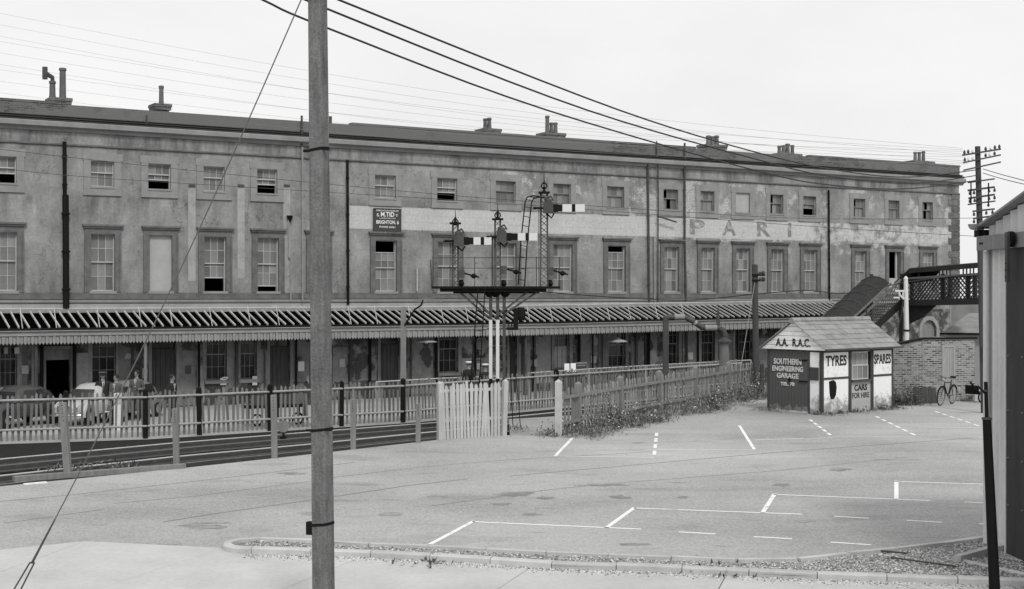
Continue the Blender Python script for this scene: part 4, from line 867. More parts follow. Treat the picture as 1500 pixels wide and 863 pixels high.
# ---------------------------------------------------------------- garage hut (local x along the long side, y along the gable)
A = gp(1205, 606); Bq = gp(1302, 597); hd = (Bq - A).normalized(); HRZ = math.atan2(hd.y, hd.x)
H = thing('garage_hut', 'small white and dark timber garage hut with slate roof and painted lettering', 'hut', tuple(A), HRZ)
HL, HW, HH, HR = 3.95, 2.3, 2.1, 3.02
MB().box(.05, HL - .05, .05, HW - .05, 0, HH).ext([(.06, .05, HH), (.06, HW - .05, HH), (.06, HW / 2, HR - .1)], (HL - .12, 0, 0)).build('core_wall', M['white'], H)
fr = MB()
for x in (0, 1.42, 1.5, 2.66, 2.74, HL - .07): fr.box(x, x + .07, 0.0, .06, 0, HH)
for x0, x1 in ((.07, 1.42), (2.81, HL - .07)): fr.box(x0, x1, .005, .055, 1.12, 1.19)
fr.box(1.57, 2.66, .004, .056, .98, 1.05); fr.box(0, HL, .002, .058, HH - .1, HH)
for y in (.062, .52, HW - .09): fr.box(.0, .06, y, y + .07, 0, HH)
fr.box(.001, .055, .06, HW, HH - .08, HH - .001)
fr.build('framing', M['timberd'], H)
for x0, x1, z0, z1, m in ((.07, 1.42, .02, 1.12, 'whitel'), (.07, 1.42, 1.19, HH - .1, 'white'), (2.81, HL - .07, .02, 1.12, 'whitel'), (2.81, HL - .07, 1.19, HH - .1, 'white'), (1.57, 2.66, .02, .98, 'board')):
    MB().box(x0 + .004, x1 - .004, .022, .05, z0, z1).build('wall_panel', M[m], H)
MB().box(.022, .05, .135, .52, .02, .98).build('wall_panel', M['whitel'], H); MB().box(.022, .05, .135, .52, .98, HH - .09).build('wall_panel', M['white'], H)
# double door on the gable side, vertical boards
dbs = MB(); k = 12
for i in range(k):
    y0 = .6 + (HW - .1 - .6) * i / k; y1 = .6 + (HW - .1 - .6) * (i + 1) / k
    MB().box(.01 + random.random() * .008, .05, y0 + .004, y1 - .004, .05 + random.uniform(0, .05), HH - .09).build('door_board', M['doorp'], H)
MB().box(-.03, .0, 1.3, 1.36, 1.0, 1.12).box(-.02, .005, .62, .95, 1.02, 1.06).box(-.02, .005, .62, .95, 1.72, 1.76).build('door_latch', M['black'], H)
MB().box(-.02, .02, .17, .49, 1.1, 1.52).build('notice_frame', M['iron'], H); MB().box(-.026, -.02, .21, .45, 1.15, 1.47).build('notice', M['signdark'], H)
# window
mb = MB(); q_ = sash(mb, 1.58, 2.5, 1.06, 1.55, .0, 3, 1, 0, H, pm=M['pane']) + sash(mb, 1.58, 2.5, 1.52, HH - .12, .02, 3, 1, 0, H, pm=M['pane']); wo = mb.build('window', M['sash'], H)
for p_ in q_: pane(p_[0], p_[1], p_[2], wo, *p_[3:])
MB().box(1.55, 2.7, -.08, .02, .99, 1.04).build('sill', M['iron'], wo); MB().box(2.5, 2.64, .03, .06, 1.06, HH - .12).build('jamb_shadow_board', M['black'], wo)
# black leaf-shaped patch on the panel, painted for the dark inside a hole
pts = [(.36, .018, 1.06), (.40, .018, .62), (.46, .018, .48), (.62, .018, .47), (.74, .018, .60), (.78, .018, .85), (.74, .018, 1.02), (.62, .018, 1.1)]
MB().ext(pts, (0, .006, 0)).build('hole_patch', M['black'], H)
# gable boards
gb = [(-.06, -.2, HH - .02), (-.06, HW + .2, HH - .02), (-.06, HW / 2, HR - .02)]
for i in range(6):
    f0, f1 = i / 6, (i + 1) / 6; wz = lambda f: (HW / 2 + .2) * (1 - f)
    z0, z1 = HH - .02 + (HR - HH) * f0, HH - .02 + (HR - HH) * f1 - .014; c = HW / 2
    MB().ext([(-.06, c - wz(f0), z0), (-.06, c + wz(f0), z0), (-.06, c + wz(f1) , z1), (-.06, c - wz(f1), z1)], (.045 + .006 * (i % 2), 0, 0)).build('gable_board', M['white'], H)
# roof: slates in rows on both slopes, ridge tiles
sl = math.hypot(HW / 2 + .2, HR - HH); 
for sgn in (1, -1):
    ye = HW / 2 - sgn * (HW / 2 + .22); rows = 6
    for r in range(rows):
        f0, f1 = r / rows, (r + 1.15) / rows; n_ = 11
        for i in range(n_):
            w_ = (HL + .36) / n_; x0 = -.14 + w_ * i; sh = (w_ / 2 if r % 2 else 0)
            xa, xb = max(-.14, x0 - sh + .004), min(HL + .22, x0 - sh + w_ - .004)
            if sh and i == n_ - 1: xb = HL + .22
            P = lambda x, f, dz: V3(x, ye + (HW / 2 - ye) * min(f, 1), HH - .03 + (HR + .03 - HH) * min(f, 1) + dz)
            lo, hi = .045 + random.uniform(0, .008), .02
            MB().add([P(xa, f0, lo), P(xb, f0, lo), P(xb, f1, hi), P(xa, f1, hi), P(xa, f0, lo - .02), P(xb, f0, lo - .02), P(xb, f1, hi - .02), P(xa, f1, hi - .02)],
                     [(0, 1, 2, 3), (7, 6, 5, 4), (0, 4, 5, 1), (1, 5, 6, 2), (2, 6, 7, 3), (3, 7, 4, 0)] if sgn > 0 else [(3, 2, 1, 0), (4, 5, 6, 7), (1, 5, 4, 0), (2, 6, 5, 1), (3, 7, 6, 2), (0, 4, 7, 3)]).build('slate', M['slate'], H)
for i in range(9):
    x0 = -.15 + (HL + .38) * i / 9; MB().tube((x0, HW / 2, HR + .02), (x0 + (HL + .38) / 9 - .01, HW / 2, HR + .02), .1, .095, 8).build('ridge_tile', M['slate'], H)
MB().bar((-.14, -.24, HH - .0), (HL + .22, -.24, HH - .0), .08, .06).build('gutter', M['iron'], H)
bz = R(-90)
text('A.A.  R.A.C.', 'lettering', .36, M['black_letter'], H, (-.075, HW / 2 - .02, HH + .2), (R(90), 0, R(-90)), 1.42, .004, .006)
for s_, sz_, zz, wd in (('SOUTHERN', .26, 1.66, 1.15), ('ENGINEERING', .23, 1.42, 1.28), ('GARAGE', .23, 1.19, .9), ('TEL. 70', .15, .92, .58)):
    text(s_, 'lettering', sz_, M['white_letter'], H, (-.0, 1.42, zz), (R(90), 0, R(-90)), wd, .006, .008)
text('TYRES', 'lettering', .46, M['black_letter'], H, (.76, .018, 1.71), (R(90), 0, 0), 1.12, .003, .014)
text('SPARES', 'lettering', .44, M['black_letter'], H, (3.345, .018, 1.69), (R(90), 0, 0), .98, .003, .014)
text('CARS', 'lettering', .27, M['black_letter'], H, (2.1, .018, .78), (R(90), 0, 0), .72, .003, .01); text('FOR HIRE', 'lettering', .25, M['black_letter'], H, (2.1, .018, .52), (R(90), 0, 0), .95, .003, .004)
# ---------------------------------------------------------------- brick outhouse, low building behind, boards, bicycle
p = gp(1303, 588); q = gp(1428, 586); d = (q - p); rz = math.atan2(d.y, d.x); LB = d.length
O = thing('brick_outhouse', 'low brick outhouse wall with pale door behind the bicycle', 'outhouse', tuple(p), rz); k = p.y / FPX; hz3 = lambda y: CAMH - (y - CY) * k
xa = LB * 50 / 125; x0, x1 = LB * 80 / 125, LB * 93 / 125; zt, zl = hz3(496), hz3(509); zd = hz3(508)
MB().ext([(-.3, 0, -.1), (x0, 0, -.1), (x0, 0, zt), (xa, 0, zt), (-.3, 0, zl)], (0, .23, 0)).ext([(x1, 0, -.1), (LB, 0, -.1), (LB, 0, zt), (x1, 0, zt)], (0, .23, 0)).ext([(x0, .002, zd), (x1, .002, zd), (x1, .002, zt), (x0, .002, zt)], (0, .22, 0)).box(LB - .23, LB - .001, .231, 3, -.1, zt).build('wall', M['brick'], O)
cp = MB().ext([(-.35, -.06, zl), (xa, -.06, zt), (xa, -.06, zt + .06), (-.35, -.06, zl + .06)], (0, .36, 0)).box(xa, LB + .08, -.06, .3, zt, zt + .06); cp.build('coping', M['black'], O)
MB().box(-.3, LB, .25, 3, zl - .1, zl - .03).build('roof', M['slate'], O)
do = MB()
for i in range(5): do.box(x0 + (x1 - x0) * i / 5 + .003, x0 + (x1 - x0) * (i + 1) / 5 - .003, .012, .05, 0, zd)
do = do.build('door', mat('door_pale', .3, .8, .15, 3, 30, .2, stretch=(3, 3, .5)), O); MB().box(x0 + .02, x0 + .32, .03, .05, zd - .35, zd - .3).build('hinge', M['black'], do); MB().box(x1 - .1, x1 - .05, .02, .05, 1.0, 1.2).build('handle', M['black'], do)
MB().box(x0 - .09, x0, -.01, .1, 0, zd).box(x1, x1 + .09, -.01, .1, 0, zd).box(x0 - .09, x1 + .09, -.01, .1, zd, zd + .09).build('door_frame', mat('door_pale', .3), O)
for z_ in [i * .15 for i in range(1, 15)]:
    MB().box(xa - .06 - .05 * random.random(), xa + .05, -.004, .01, z_, z_ + .07).build('quoin_brick', M['plaster'], O)
p = V3(*dp(1388, 590, 60).xy, 0); lw = thing('low_building', 'low pale building with hipped slate roof behind the brick outhouse', 'building', (p.x, p.y, -.5), R(-21)); kz = lambda y: CAMH - (y - CY) * .03 + .5
MB().box(0.1, 7, 0, 6, 0, kz(487)).build('wall', mat('low_wall_render', .3, .9, .15, 1, 20), lw)
z0, z1 = kz(486), kz(458)
MB().add([(-.25, -.3, z0), (7.3, -.3, z0), (7.3, 6.3, z0), (-.25, 6.3, z0), (.8, 2.5, z1), (6, 2.5, z1)], [(0, 1, 5, 4), (1, 2, 5), (2, 3, 4, 5), (3, 0, 4)]).build('roof', M['slate'], lw)
MB().box(-.3, 7.3, -.38, -.28, z0 - .08, z0 + .01).build('gutter', M['black'], lw); MB().box(-.2, 6, 6.4, 7, 0, kz(445)).build('rear_wall', M['lead'], lw)
p = gp(1340, 590); t = thing('leaning_boards', 'row of short old boards leaning on the brick wall left of the bicycle', 'boards', tuple(p), rz)
for i in range(6):
    w_ = .1 + .035 * (i % 3); x = sum((.1 + .035 * (j % 3)) + .012 for j in range(i)); lean = .12 + .02 * (i % 2)
    MB().ext([(x, 0, 0), (x + w_, 0, 0), (x + w_ + .01, lean, .6 - .03 * (i % 2)), (x + .01, lean, .62 - .03 * (i % 3))], (0, .025, .0)).build('board', M['timberd'], t)
def bicycle(p, rz, lean):
    t = thing('bicycle', 'dark bicycle with mudguards leaning by the outhouse door', 'bicycle', p, rz); t.rotation_euler = (lean, 0, rz); r = .335; W = 1.05
    for x, nm in ((0, 'front_wheel'), (W, 'rear_wheel')):
        wmb = MB().ring((x, 0, r), (0, 1, 0), r - .02, .02, 28).build(nm, M['rubber'], t, smooth=True); MB().ring((x, 0, r), (0, 1, 0), r - .045, .012, 28).build('rim', M['galv'], wmb, smooth=True)
        sp_ = MB()
        for i in range(14): a = 2 * math.pi * i / 14; sp_.tube((x, 0, r), (x + (r - .05) * math.cos(a), 0, r + (r - .05) * math.sin(a)), .0022, n=4)
        sp_.tube((x, -.05, r), (x, .05, r), .025).build('spokes', M['chrome'], wmb)
        MB().path([(x + (r + .025) * math.cos(a), 0, r + (r + .025) * math.sin(a)) for a in [R(10 + i * 14) for i in range(12)]], .022, 6).build('mudguard', M['black'], t, smooth=True)
    hb, st, bb = V3(.2, 0, .83), V3(.78, 0, .8), V3(.62, 0, .29)
    MB().tube(V3(0, 0, r), hb, .014).tube(hb - V3(.02, 0, .08), bb, .017).tube(hb - V3(.01, 0, .03), st, .016).tube(bb, st + V3(.02, 0, .08), .016).tube(bb, (W, 0, r), .012).tube(st, (W, 0, r), .011).build('frame', M['black'], t, smooth=True)
    MB().path([(.42, -.27, .98), (.3, -.24, 1.0), (.2, 0, .98), (.3, .24, 1.0), (.42, .27, .98)], .014, 6).tube(hb, (.2, 0, .98), .014).build('handlebar', M['iron'], t, smooth=True)
    MB().lathe((.12, 0, .84), [(.02, 0), (.055, .02), (.055, .07), (.02, .1)], 8).build('lamp', M['chrome'], t)
    MB().ext([(.72, -.02, .93), (.7, .02, .93), (.86, .09, .95), (.98, .08, .96), (.98, -.08, .96), (.86, -.09, .95)], (0, 0, .05)).build('saddle', M['black'], t)
    MB().ring((.62, -.05, .29), (0, 1, 0), .09, .008, 16).bar((.62, -.08, .29), (.62, -.08, .13), .02).bar((.62, .08, .29), (.62, .08, .45), .02).box(.58, .68, -.16, -.08, .12, .14).build('chainset', M['chrome'], t)
    return t
bp = gp(1377, 593); bicycle((bp.x, bp.y, 0), R(50), R(6))
p = gp(1433, 589); t = thing('handcart', 'dark handcart against the pale wall right of the brick outhouse', 'cart', tuple(p), R(30))
MB().box(0, .5, 0, .6, .3, .38).box(0, .04, 0, .6, .38, .62).build('tray', M['black'], t); MB().ring((.15, -.04, .2), (0, 1, 0), .18, .03).build('wheel', M['black'], t); MB().bar((.1, .05, .38), (-.35, .05, .75), .05).build('handle', M['black'], t); MB().bar((.45, .05, 0), (.45, .05, .3), .05).build('leg', M['black'], t)
# white post with arm
p = V3(*dp(1328, 500, 52.5).xy, 0); k = 52.5 / FPX; hz4 = lambda y: CAMH - (y - CY) * k
t = thing('white_post', 'slim white signal post with small bracket arms behind the garage hut', 'post', tuple(p))
MB().tube((0.05, 0, 0), (-.03, 0, hz4(408)), .1, .08, 10).lathe((-.03, 0, hz4(408)), [(.09, 0), (.07, .08), (.02, .13)], 10).build('shaft', M['armw'], t, smooth=True)
MB().box(-.44, 0, -.04, .04, hz4(426), hz4(423.5)).box(-.5, -.28, -.04, .04, hz4(435.5), hz4(433.5)).path([(-.3, 0, hz4(424)), (-.26, 0, hz4(431)), (-.12, 0, hz4(436)), (0, 0, hz4(437))], .04, 6).box(-.16, -.12, -.03, .03, hz4(437), hz4(425)).build('bracket_arm', M['armw'], t)
MB().tube((-.13, 0, hz4(437)), (-.2, 0, hz4(460)), .012, n=5).tube((-.2, 0, hz4(460)), (-.45, 0, hz4(500)), .012, n=5).build('chain', M['iron'], t); MB().lathe((0, 0, hz4(484)), [(.11, 0), (.13, .02), (.13, .05), (.11, .07)], 10).build('collar', M['black'], t)
# ---------------------------------------------------------------- footbridge
BL, BR = 64.0, 55.0
FB = thing('footbridge', 'dark iron lattice footbridge with roofed stairs down to the platform', 'footbridge', (*dp(1320, 600, BL).xy, -.5)); inv = MW[FB.name].inverted()
def bq(x, y, back=0.):
    f = (x - 1320) / 130; Z = BL + (BR - BL) * f; p = dp(x, y, Z) + V3(.45, .9, 0) * back; return inv @ p
def lattice(c, nx, ny, name, w_=.035):
    """c = four corners bl, br, tr, tl"""
    bl, br, tr, tl = c; P = lambda u, v: bl.lerp(br, u).lerp(tl.lerp(tr, u), v); mb = MB()
    for i in range(-ny, nx):
        for s_ in (1, -1):
            pts = []
            for j in range(ny + 1):
                u = (i + j) / nx if s_ > 0 else (i + ny - j) / nx
                pts.append((u, j / ny))
            seg = [(a, b) for a, b in zip(pts, pts[1:]) if -.001 <= a[0] <= 1.001 and -.001 <= b[0] <= 1.001]
            if seg: mb.bar(P(*seg[0][0]), P(*seg[-1][1]), w_, .015, up=(0, 1, 0))
    return mb.build(name, M['lattice'], FB)
for back in (0, 2.0):
    for x0, x1 in ((1326, 1379), (1383, 1416), (1420, 1470)):
        yl = lambda x: 440 - (x - 1326) * .028; yu = lambda x: 407 - (x - 1326) * .062
        lattice((bq(x0, yl(x0), back), bq(x1, yl(x1), back), bq(x1, yu(x1), back), bq(x0, yu(x0), back)), int((x1 - x0) / 5.2), 5, 'lattice')
    for x in (1324, 1381, 1418, 1472): MB().bar(bq(x, 444, back), bq(x, 400 if back == 0 else 402, back), .16, .1, up=(0, 1, 0)).build('panel_post', M['bridge'], FB)
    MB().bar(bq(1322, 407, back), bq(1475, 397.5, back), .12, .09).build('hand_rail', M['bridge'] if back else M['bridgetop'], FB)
    MB().bar(bq(1320, 442.5, back), bq(1475, 439, back), .1, .26).build('girder', M['bridge'], FB)
    for x in (1346, 1376, 1381, 1411, 1416, 1450): MB().bar(bq(x, 405, back), bq(x, 388, back), .05).build('roof_post', M['bridge'], FB)
MB().ext([bq(1316, 443), bq(1475, 439.5), bq(1475, 439.5, 2), bq(1316, 443, 2)], (0, 0, -.12)).build('deck', M['bridge'], FB)
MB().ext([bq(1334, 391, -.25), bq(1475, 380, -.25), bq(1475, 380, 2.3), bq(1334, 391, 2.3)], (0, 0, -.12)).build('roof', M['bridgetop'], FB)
MB().bar(bq(1332, 395.5, -.2), bq(1475, 384.5, -.2), .05, .2).build('roof_beam', M['bridge'], FB)
MB().ext([bq(1330, 446, .3), bq(1371, 445, .3), bq(1352, 463, .3), bq(1330, 474, .3)], (0, .12, 0)).build('flight_underside', M['bridge'], FB)  # dark plate added for the black underside of the second flight
MB().ext([bq(1312, 413, 2.2), bq(1336, 393, 2.2), bq(1368, 392, 2.2), bq(1352, 409, 2.2), bq(1320, 414, 2.2)], (0, .06, 0)).build('roof_shade_sheet', M['bridge'], FB)  # dark sheet added to stand for the shade inside, under the roof
# stair: runs down to the left, parallel with the platform
top0 = bq(1322, 444); sd = V3(-FD.x, -FD.y, 0); 
def stq(s_, up, back=0.):
    """s_ metres down the flight from the landing"""
    return top0 + sd * s_ + V3(0, 0, -.66 * s_ + up) + V3(-FN.x, -FN.y, 0) * back
SL = 4.9
for back in (0, 1.9):
    lattice((stq(SL, .25, back), stq(.3, .25, back), stq(.3, 1.15, back), stq(SL, 1.15, back)), 16, 5, 'stair_lattice')
    MB().bar(stq(SL, .1, back), stq(0, .1, back), .08, .32).build('stringer', M['bridge'], FB)
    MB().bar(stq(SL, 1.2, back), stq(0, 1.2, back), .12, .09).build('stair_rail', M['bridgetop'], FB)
    for s_ in (0.05, 2.4, 4.8): MB().bar(stq(s_, -.1, back), stq(s_, 1.45, back), .13).build('stair_post', M['bridge'], FB)
    for s_ in (.1, 2.6): q = stq(s_, 0, back); MB().bar((q.x, q.y, 0), q, .14).build('trestle_leg', M['bridge'], FB)
for i in range(26):
    s_ = SL * i / 26; a, b = stq(s_, .02), stq(s_, .02, 1.9); c = sd * .22; MB().ext([a, b, b + c, a + c], (0, 0, -.04)).build('tread', M['bridge'], FB)
# barrel roof over the stairs
rb = MB(); prof = [(-.05, 1.48), (.2, 1.7), (.6, 1.84), (.95, 1.88), (1.3, 1.84), (1.7, 1.7), (1.95, 1.48)]
vs = []
for s_ in (.85, SL + .5): vs += [stq(s_, u, bk) for bk, u in prof]
for s_ in (.85, SL + .5): vs += [stq(s_, u - .05, bk) for bk, u in prof]
n_ = len(prof); rb.add(vs, [(i, i + 1, n_ + i + 1, n_ + i) for i in range(n_ - 1)] + [(2 * n_ + n_ + i, 2 * n_ + n_ + i + 1, 2 * n_ + i + 1, 2 * n_ + i) for i in range(n_ - 1)] + [(i, i + 1, 2 * n_ + i + 1, 2 * n_ + i) for i in range(n_ - 1)])
rb.build('stair_roof', M['bridger'], FB)
for k_ in range(9):
    s_ = .9 + k_ * .55; rr = MB(); rr.path([stq(s_, u + .015, bk) for bk, u in prof], .02, 4); rr.build('roof_rib', M['lattice'], FB)
for bk in (-.05, 1.95): MB().bar(stq(.8, 1.5, bk), stq(SL + .5, 1.5, bk), .05, .08).build('roof_edge', M['bridgetop'], FB)
MB().ext([bq(1310, 412), bq(1334, 391.5, -.25), bq(1334, 391.5, 2.3), bq(1310, 412, 2.3)], (0, 0, -.1)).build('roof_ramp', M['bridge'], FB)
# ---------------------------------------------------------------- telegraph pole, right
TZ = 45.; tk = TZ / FPX; p = V3((1441 - CX) * tk, TZ, 0); TP = thing('telegraph_pole', 'tall telegraph pole with many crossarms and insulators beside the corrugated shed', 'pole', tuple(p)); tz = lambda y: CAMH - (y - CY) * tk; tx = lambda x: (x - 1441) * tk
MB().tube((0.04, 0, -.3), (tx(1432), 0, tz(213)), .125, .088, 12).build('shaft', M['timberd'], TP, smooth=True)
for (xa, ya, xb, yb_, ins, th) in ((1408, 226.5, 1464, 217.5, (1411, 1416.5, 1423, 1442, 1449, 1455.5, 1462), .07), (1409, 237.5, 1464, 226, (1411.5, 1417, 1423, 1442, 1448, 1455), .06), (1409.5, 248.5, 1464, 236.5, (), .06), (1416, 266.5, 1455, 261, (), .06),
                                   (1416, 278, 1455, 273, (1419, 1425, 1447, 1455), .08), (1417, 289.5, 1455, 284, (1419, 1426, 1447, 1455), .08), (1416, 298.5, 1456, 293.5, (1446,), .06), (1423, 308.5, 1455, 305, (1425, 1443, 1452), .07), (1424, 319, 1455, 315, (1425, 1444), .07)):
    c = MB().bar((tx(xa), -.12, tz(ya)), (tx(xb), -.12, tz(yb_)), th * .8, th * .8).build('crossarm', M['timberd'], TP)
    for x in ins:
        yy = ya + (yb_ - ya) * (x - xa) / (xb - xa); up = ya < 240; z_ = tz(yy)
        MB().lathe((tx(x), -.12, z_ + (.03 if up else -.16)), [(.015, 0), (.042, .02), (.045, .06), (.03, .1), (.01, .13)], 7).build('insulator', M['insulw'] if x in (1449, 1423, 1448, 1417) and up else M['insul'], c, smooth=True)
for x in (1420, 1445.5): MB().bar((tx(x), -.16, tz(267)), (tx(x), -.16, tz(299)), .035).build('arm_tie', M['black'], TP)
MB().box(tx(1437), tx(1449), -.3, -.14, tz(521), tz(508)).box(tx(1436), tx(1450), -.32, -.12, tz(508), tz(506.5)).build('terminal_box', M['iron'], TP)
MB().path([(tx(1441), -.2, tz(521)), (tx(1441), -.2, tz(530)), (tx(1444), -.18, tz(540)), (tx(1445), -.17, tz(556))], .03, 6).tube((tx(1445), -.2, tz(521)), (tx(1445), -.18, 0), .035, n=6).build('cable_tail', M['black'], TP)
# ---------------------------------------------------------------- corrugated shed at the right edge
c0 = V3(7.37, 21.15, 0); dx, dy = .045, -1.0; ln = math.hypot(dx, dy); CZ = math.atan2(dy, dx)
CS = thing('corrugated_shed', 'tall corrugated iron shed with dark sliding door at right edge', 'shed', tuple(c0), CZ)   # local x towards the camera, -y faces left
def cq(x, y, o=0.): # photo point on the shed side (o metres out from it) -> local x, z
    u = (x - CX) / FPX; n_ = (u * c0.y - c0.x + o) / (dx / ln - u * dy / ln); Z = c0.y + dy / ln * n_; return n_, CAMH - (y - CY) / FPX * Z
def corr(mb, x0, x1, zb, zt, y, pitch, amp, n_=6, mi=0):
    k = max(2, int((x1 - x0) / pitch * n_)); vs = []
    for i in range(k + 1):
        x = x0 + (x1 - x0) * i / k; yy = y - amp * math.cos(2 * math.pi * (x - x0) / pitch); vs += [(x, yy, zb(x)), (x, yy, zt(x))]
    return mb.add(vs, [(2 * i + 2, 2 * i, 2 * i + 1, 2 * i + 3) for i in range(k)], mi)
e0, ez0 = cq(1450, 326); e1, ez1 = cq(1500, 290); rs_ = (ez1 - ez0) / (e1 - e0); ridge = 4.2
roofz = lambda x: ez0 + rs_ * min(x - e0, 2 * ridge - x + e0)
SLn = 8.4; zr = cq(1470, 362)[1]; DX = cq(1474, 600, .1)[0]
mb = MB(); corr(mb, .0, SLn, lambda x: zr - .3, lambda x: roofz(x) - .02, .05, .27, .03, 8); mb.build('gable_sheet', M['corr'], CS, smooth=False)
mb = MB(); corr(mb, .0, DX, lambda x: 0, lambda x: zr, .03, .24, .05, 12); mb.build('end_sheet', M['corr'], CS, smooth=True)
mb = MB(); corr(mb, DX, SLn, lambda x: .03, lambda x: zr - .02, -.10, .076, .011, 4); mb.build('sliding_door', M['corrd'], CS, smooth=True)
MB().tube((.07, -.05, .0), (.07, -.05, zr - .03), .05, n=10).build('downpipe', M['corr'], CS, smooth=True)
MB().box(DX - .03, DX + .01, -.12, -.06, .03, zr - .05).build('door_edge', M['corr'], CS)
MB().box(-.02, SLn, -.17, -.04, zr - .02, zr + .2).build('door_track', M['timber'], CS)
for x in (.14, .22): MB().lathe((x, -.175, zr + .08), [(.016, -.01), (.016, .02)], 6).build('bolt', M['black'], CS)
px_, pz_ = cq(1478, 349, .25); MB().tube((px_, -.26, pz_), (px_, -.2, pz_), .115, n=20).build('pulley_wheel', M['black'], CS, smooth=False); MB().box(px_ - .045, px_ + .045, -.3, -.26, pz_ - .62, pz_ + .1).build('hanger_strap', M['iron'], CS)
for z_ in (pz_ - .35, pz_ - .45, pz_ - .55): MB().tube((px_, -.31, z_), (px_, -.29, z_), .013, n=6).build('bolt', M['black'], CS)
for z_ in (.8, 1.5, 2.2, 3.0):
    for x in (DX + .1, DX + .6): MB().tube((x, -.13, z_), (x, -.1, z_), .012, n=6).build('bolt', M['timber'], CS)
MB().box(.12, SLn, .1, 9, .02, 4.0).ext([(.12, .11, 4.0), (SLn - .1, .11, 4.0), (SLn - .1, .11, roofz(SLn) - .1), (e0 + ridge, .11, roofz(e0 + ridge) - .1), (.12, .11, roofz(.12) - .1)], (0, 8.8, 0)).build('body', M['corr'], CS)
for xa, xb in ((-.22, e0 + ridge), (e0 + ridge, SLn + .2)): MB().ext([(xa, -.12, roofz(xa)), (xb, -.12, roofz(xb)), (xb, -.12, roofz(xb) + .035), (xa, -.12, roofz(xa) + .035)], (0, 9.3, 0)).build('roof_sheet', M['lead'], CS)
MB().box(-.3, -.12, -.1, 9, roofz(-.2) - .13, roofz(-.2) - .02).build('gutter', M['black'], CS); MB().box(-.0, DX, -.05, .1, 0, .14).build('plinth', M['kerb'], CS)
MB().path([(-.05, -.06, 4.95), (.12, -.08, 4.75), (.22, -.12, 4.62)], .01, 5).build('cable', M['black'], CS)
p = dp(1427, 327, 21.3); L_ = thing('yard_lamp', 'half round metal lamp shade on a bracket at corrugated shed eaves', 'lamp', tuple(p))
MB().lathe((0, 0, -.09), [(.02, 0), (.06, .01), (.085, .05), (.095, .09)], 14).build('shade', M['galv'], L_, smooth=True); MB().path([(.04, 0, -.05), (.11, 0, -.03), (.3, .0, .05)], .025, 6).build('bracket', M['iron'], L_)
p = gp(1500, 800); o = MB().add([gp(1447, 809) + V3(0, 0, .03), gp(1500, 790) + V3(0, 0, .03), gp(1640, 800) + V3(0, 0, .03), gp(1700, 860) + V3(0, 0, .03), gp(1446, 821) + V3(0, 0, .03)], [(4, 3, 2, 1, 0)]).build('shed_apron', mat('apron_concrete', .3, .92, .3, 2, 30)); struct(o); o.location.z = .045
# ---------------------------------------------------------------- dark iron post in the foreground, right
IZ = 16.; ik = IZ / FPX; p = V3((1459.5 - CX) * ik, IZ, 0); t = thing('iron_post', 'slender dark iron post with collars in front of the corrugated shed', 'post', tuple(p)); iq = lambda x, y: V3((x - 1459.5) * ik, 0, CAMH - (y - CY) * ik)
MB().path([iq(1459.5, 917), iq(1445.5, 612)], [.068, .05], 12).build('shaft', M['black'], t, smooth=True); MB().tube(iq(1445.5, 613), iq(1445.4, 610), .058).tube(iq(1444, 572), iq(1444, 569.5), .03).build('collar', M['iron'], t)
MB().path([iq(1445.5, 611), iq(1444, 558)], .022, 10).build('upper_tube', M['black'], t, smooth=True); MB().bar(iq(1432, 564), iq(1443, 575), .02).build('stub', M['black'], t)
# ---------------------------------------------------------------- foreground pole with bands, guy wire, overhead wires
PZ = 16.; pk = PZ / FPX; p = V3((474.5 - CX) * pk, PZ, 0); t = thing('utility_pole', 'tall rough chamfered utility pole with iron bands in the foreground', 'pole', tuple(p), R(-26)); Pq = lambda y: (CAMH - (y - CY) * pk)
zt = Pq(-70); lean = (463.5 - 474.5) * pk * 1.08
pts = [V3(lean * z_ / zt, 0, z_) for z_ in [-.3 + (zt + .3) * i / 14 for i in range(15)]]
PSEC = [(.106, -.08), (.106, .08), (.08, .106), (-.08, .106), (-.106, .08), (-.106, -.08), (-.08, -.106), (.08, -.106)]
mb = MB(); vs = []
for i, q in enumerate(pts):
    r = 1 - .17 * i / 14; vs += [q + V3(a_ * r, b_ * r, 0) for a_, b_ in PSEC]
mb.add(vs, [(i * 8 + j, i * 8 + (j + 1) % 8, i * 8 + 8 + (j + 1) % 8, i * 8 + 8 + j) for i in range(14) for j in range(8)] + [tuple(14 * 8 + j for j in range(8))]); mb.build('shaft', M['pole'], t)
for y in (218, 628, 766):
    z_ = Pq(y); r = (1 - .17 * (z_ + .3) / (zt + .3)) * 1.05; cx_ = lean * z_ / zt; bb_ = MB(); vs = []
    for dz in (-.016, .016): vs += [V3(cx_ + a_ * r, b_ * r, z_ + dz + .12 * a_) for a_, b_ in PSEC]
    bb_.add(vs, [(j, (j + 1) % 8, 8 + (j + 1) % 8, 8 + j) for j in range(8)])
    if y != 766:
        for s_ in (-1, 1): bb_.bar((cx_ + s_ * .09, -.06, z_ + s_ * .01), (cx_ + s_ * .17, -.07, z_ + s_ * .01), .03, .03)
    bb_.build('iron_band', M['black'], t)
MB().box(lean * .1 - .21, lean * .1 - .135, -.05, .02, Pq(783), Pq(764)).build('switch_box', M['black'], t)
topw = V3(p.x + lean, PZ, zt - .15)
anc = gp(8, 905); bend = anc + (topw - anc) * .088
t = thing('guy_wire', 'taut guy wire running down from the foreground pole to its ground anchor', 'guy wire', tuple(anc)); iv = MW[t.name].inverted()
mid = [iv @ (bend + (topw - bend) * f - V3(0, 0, .22 * math.sin(math.pi * f))) for f in [i / 16 for i in range(17)]]
MB().path(mid, .0075, 6).build('wire', M['guy'], t, smooth=True); d = (mid[1] - mid[0]).normalized()
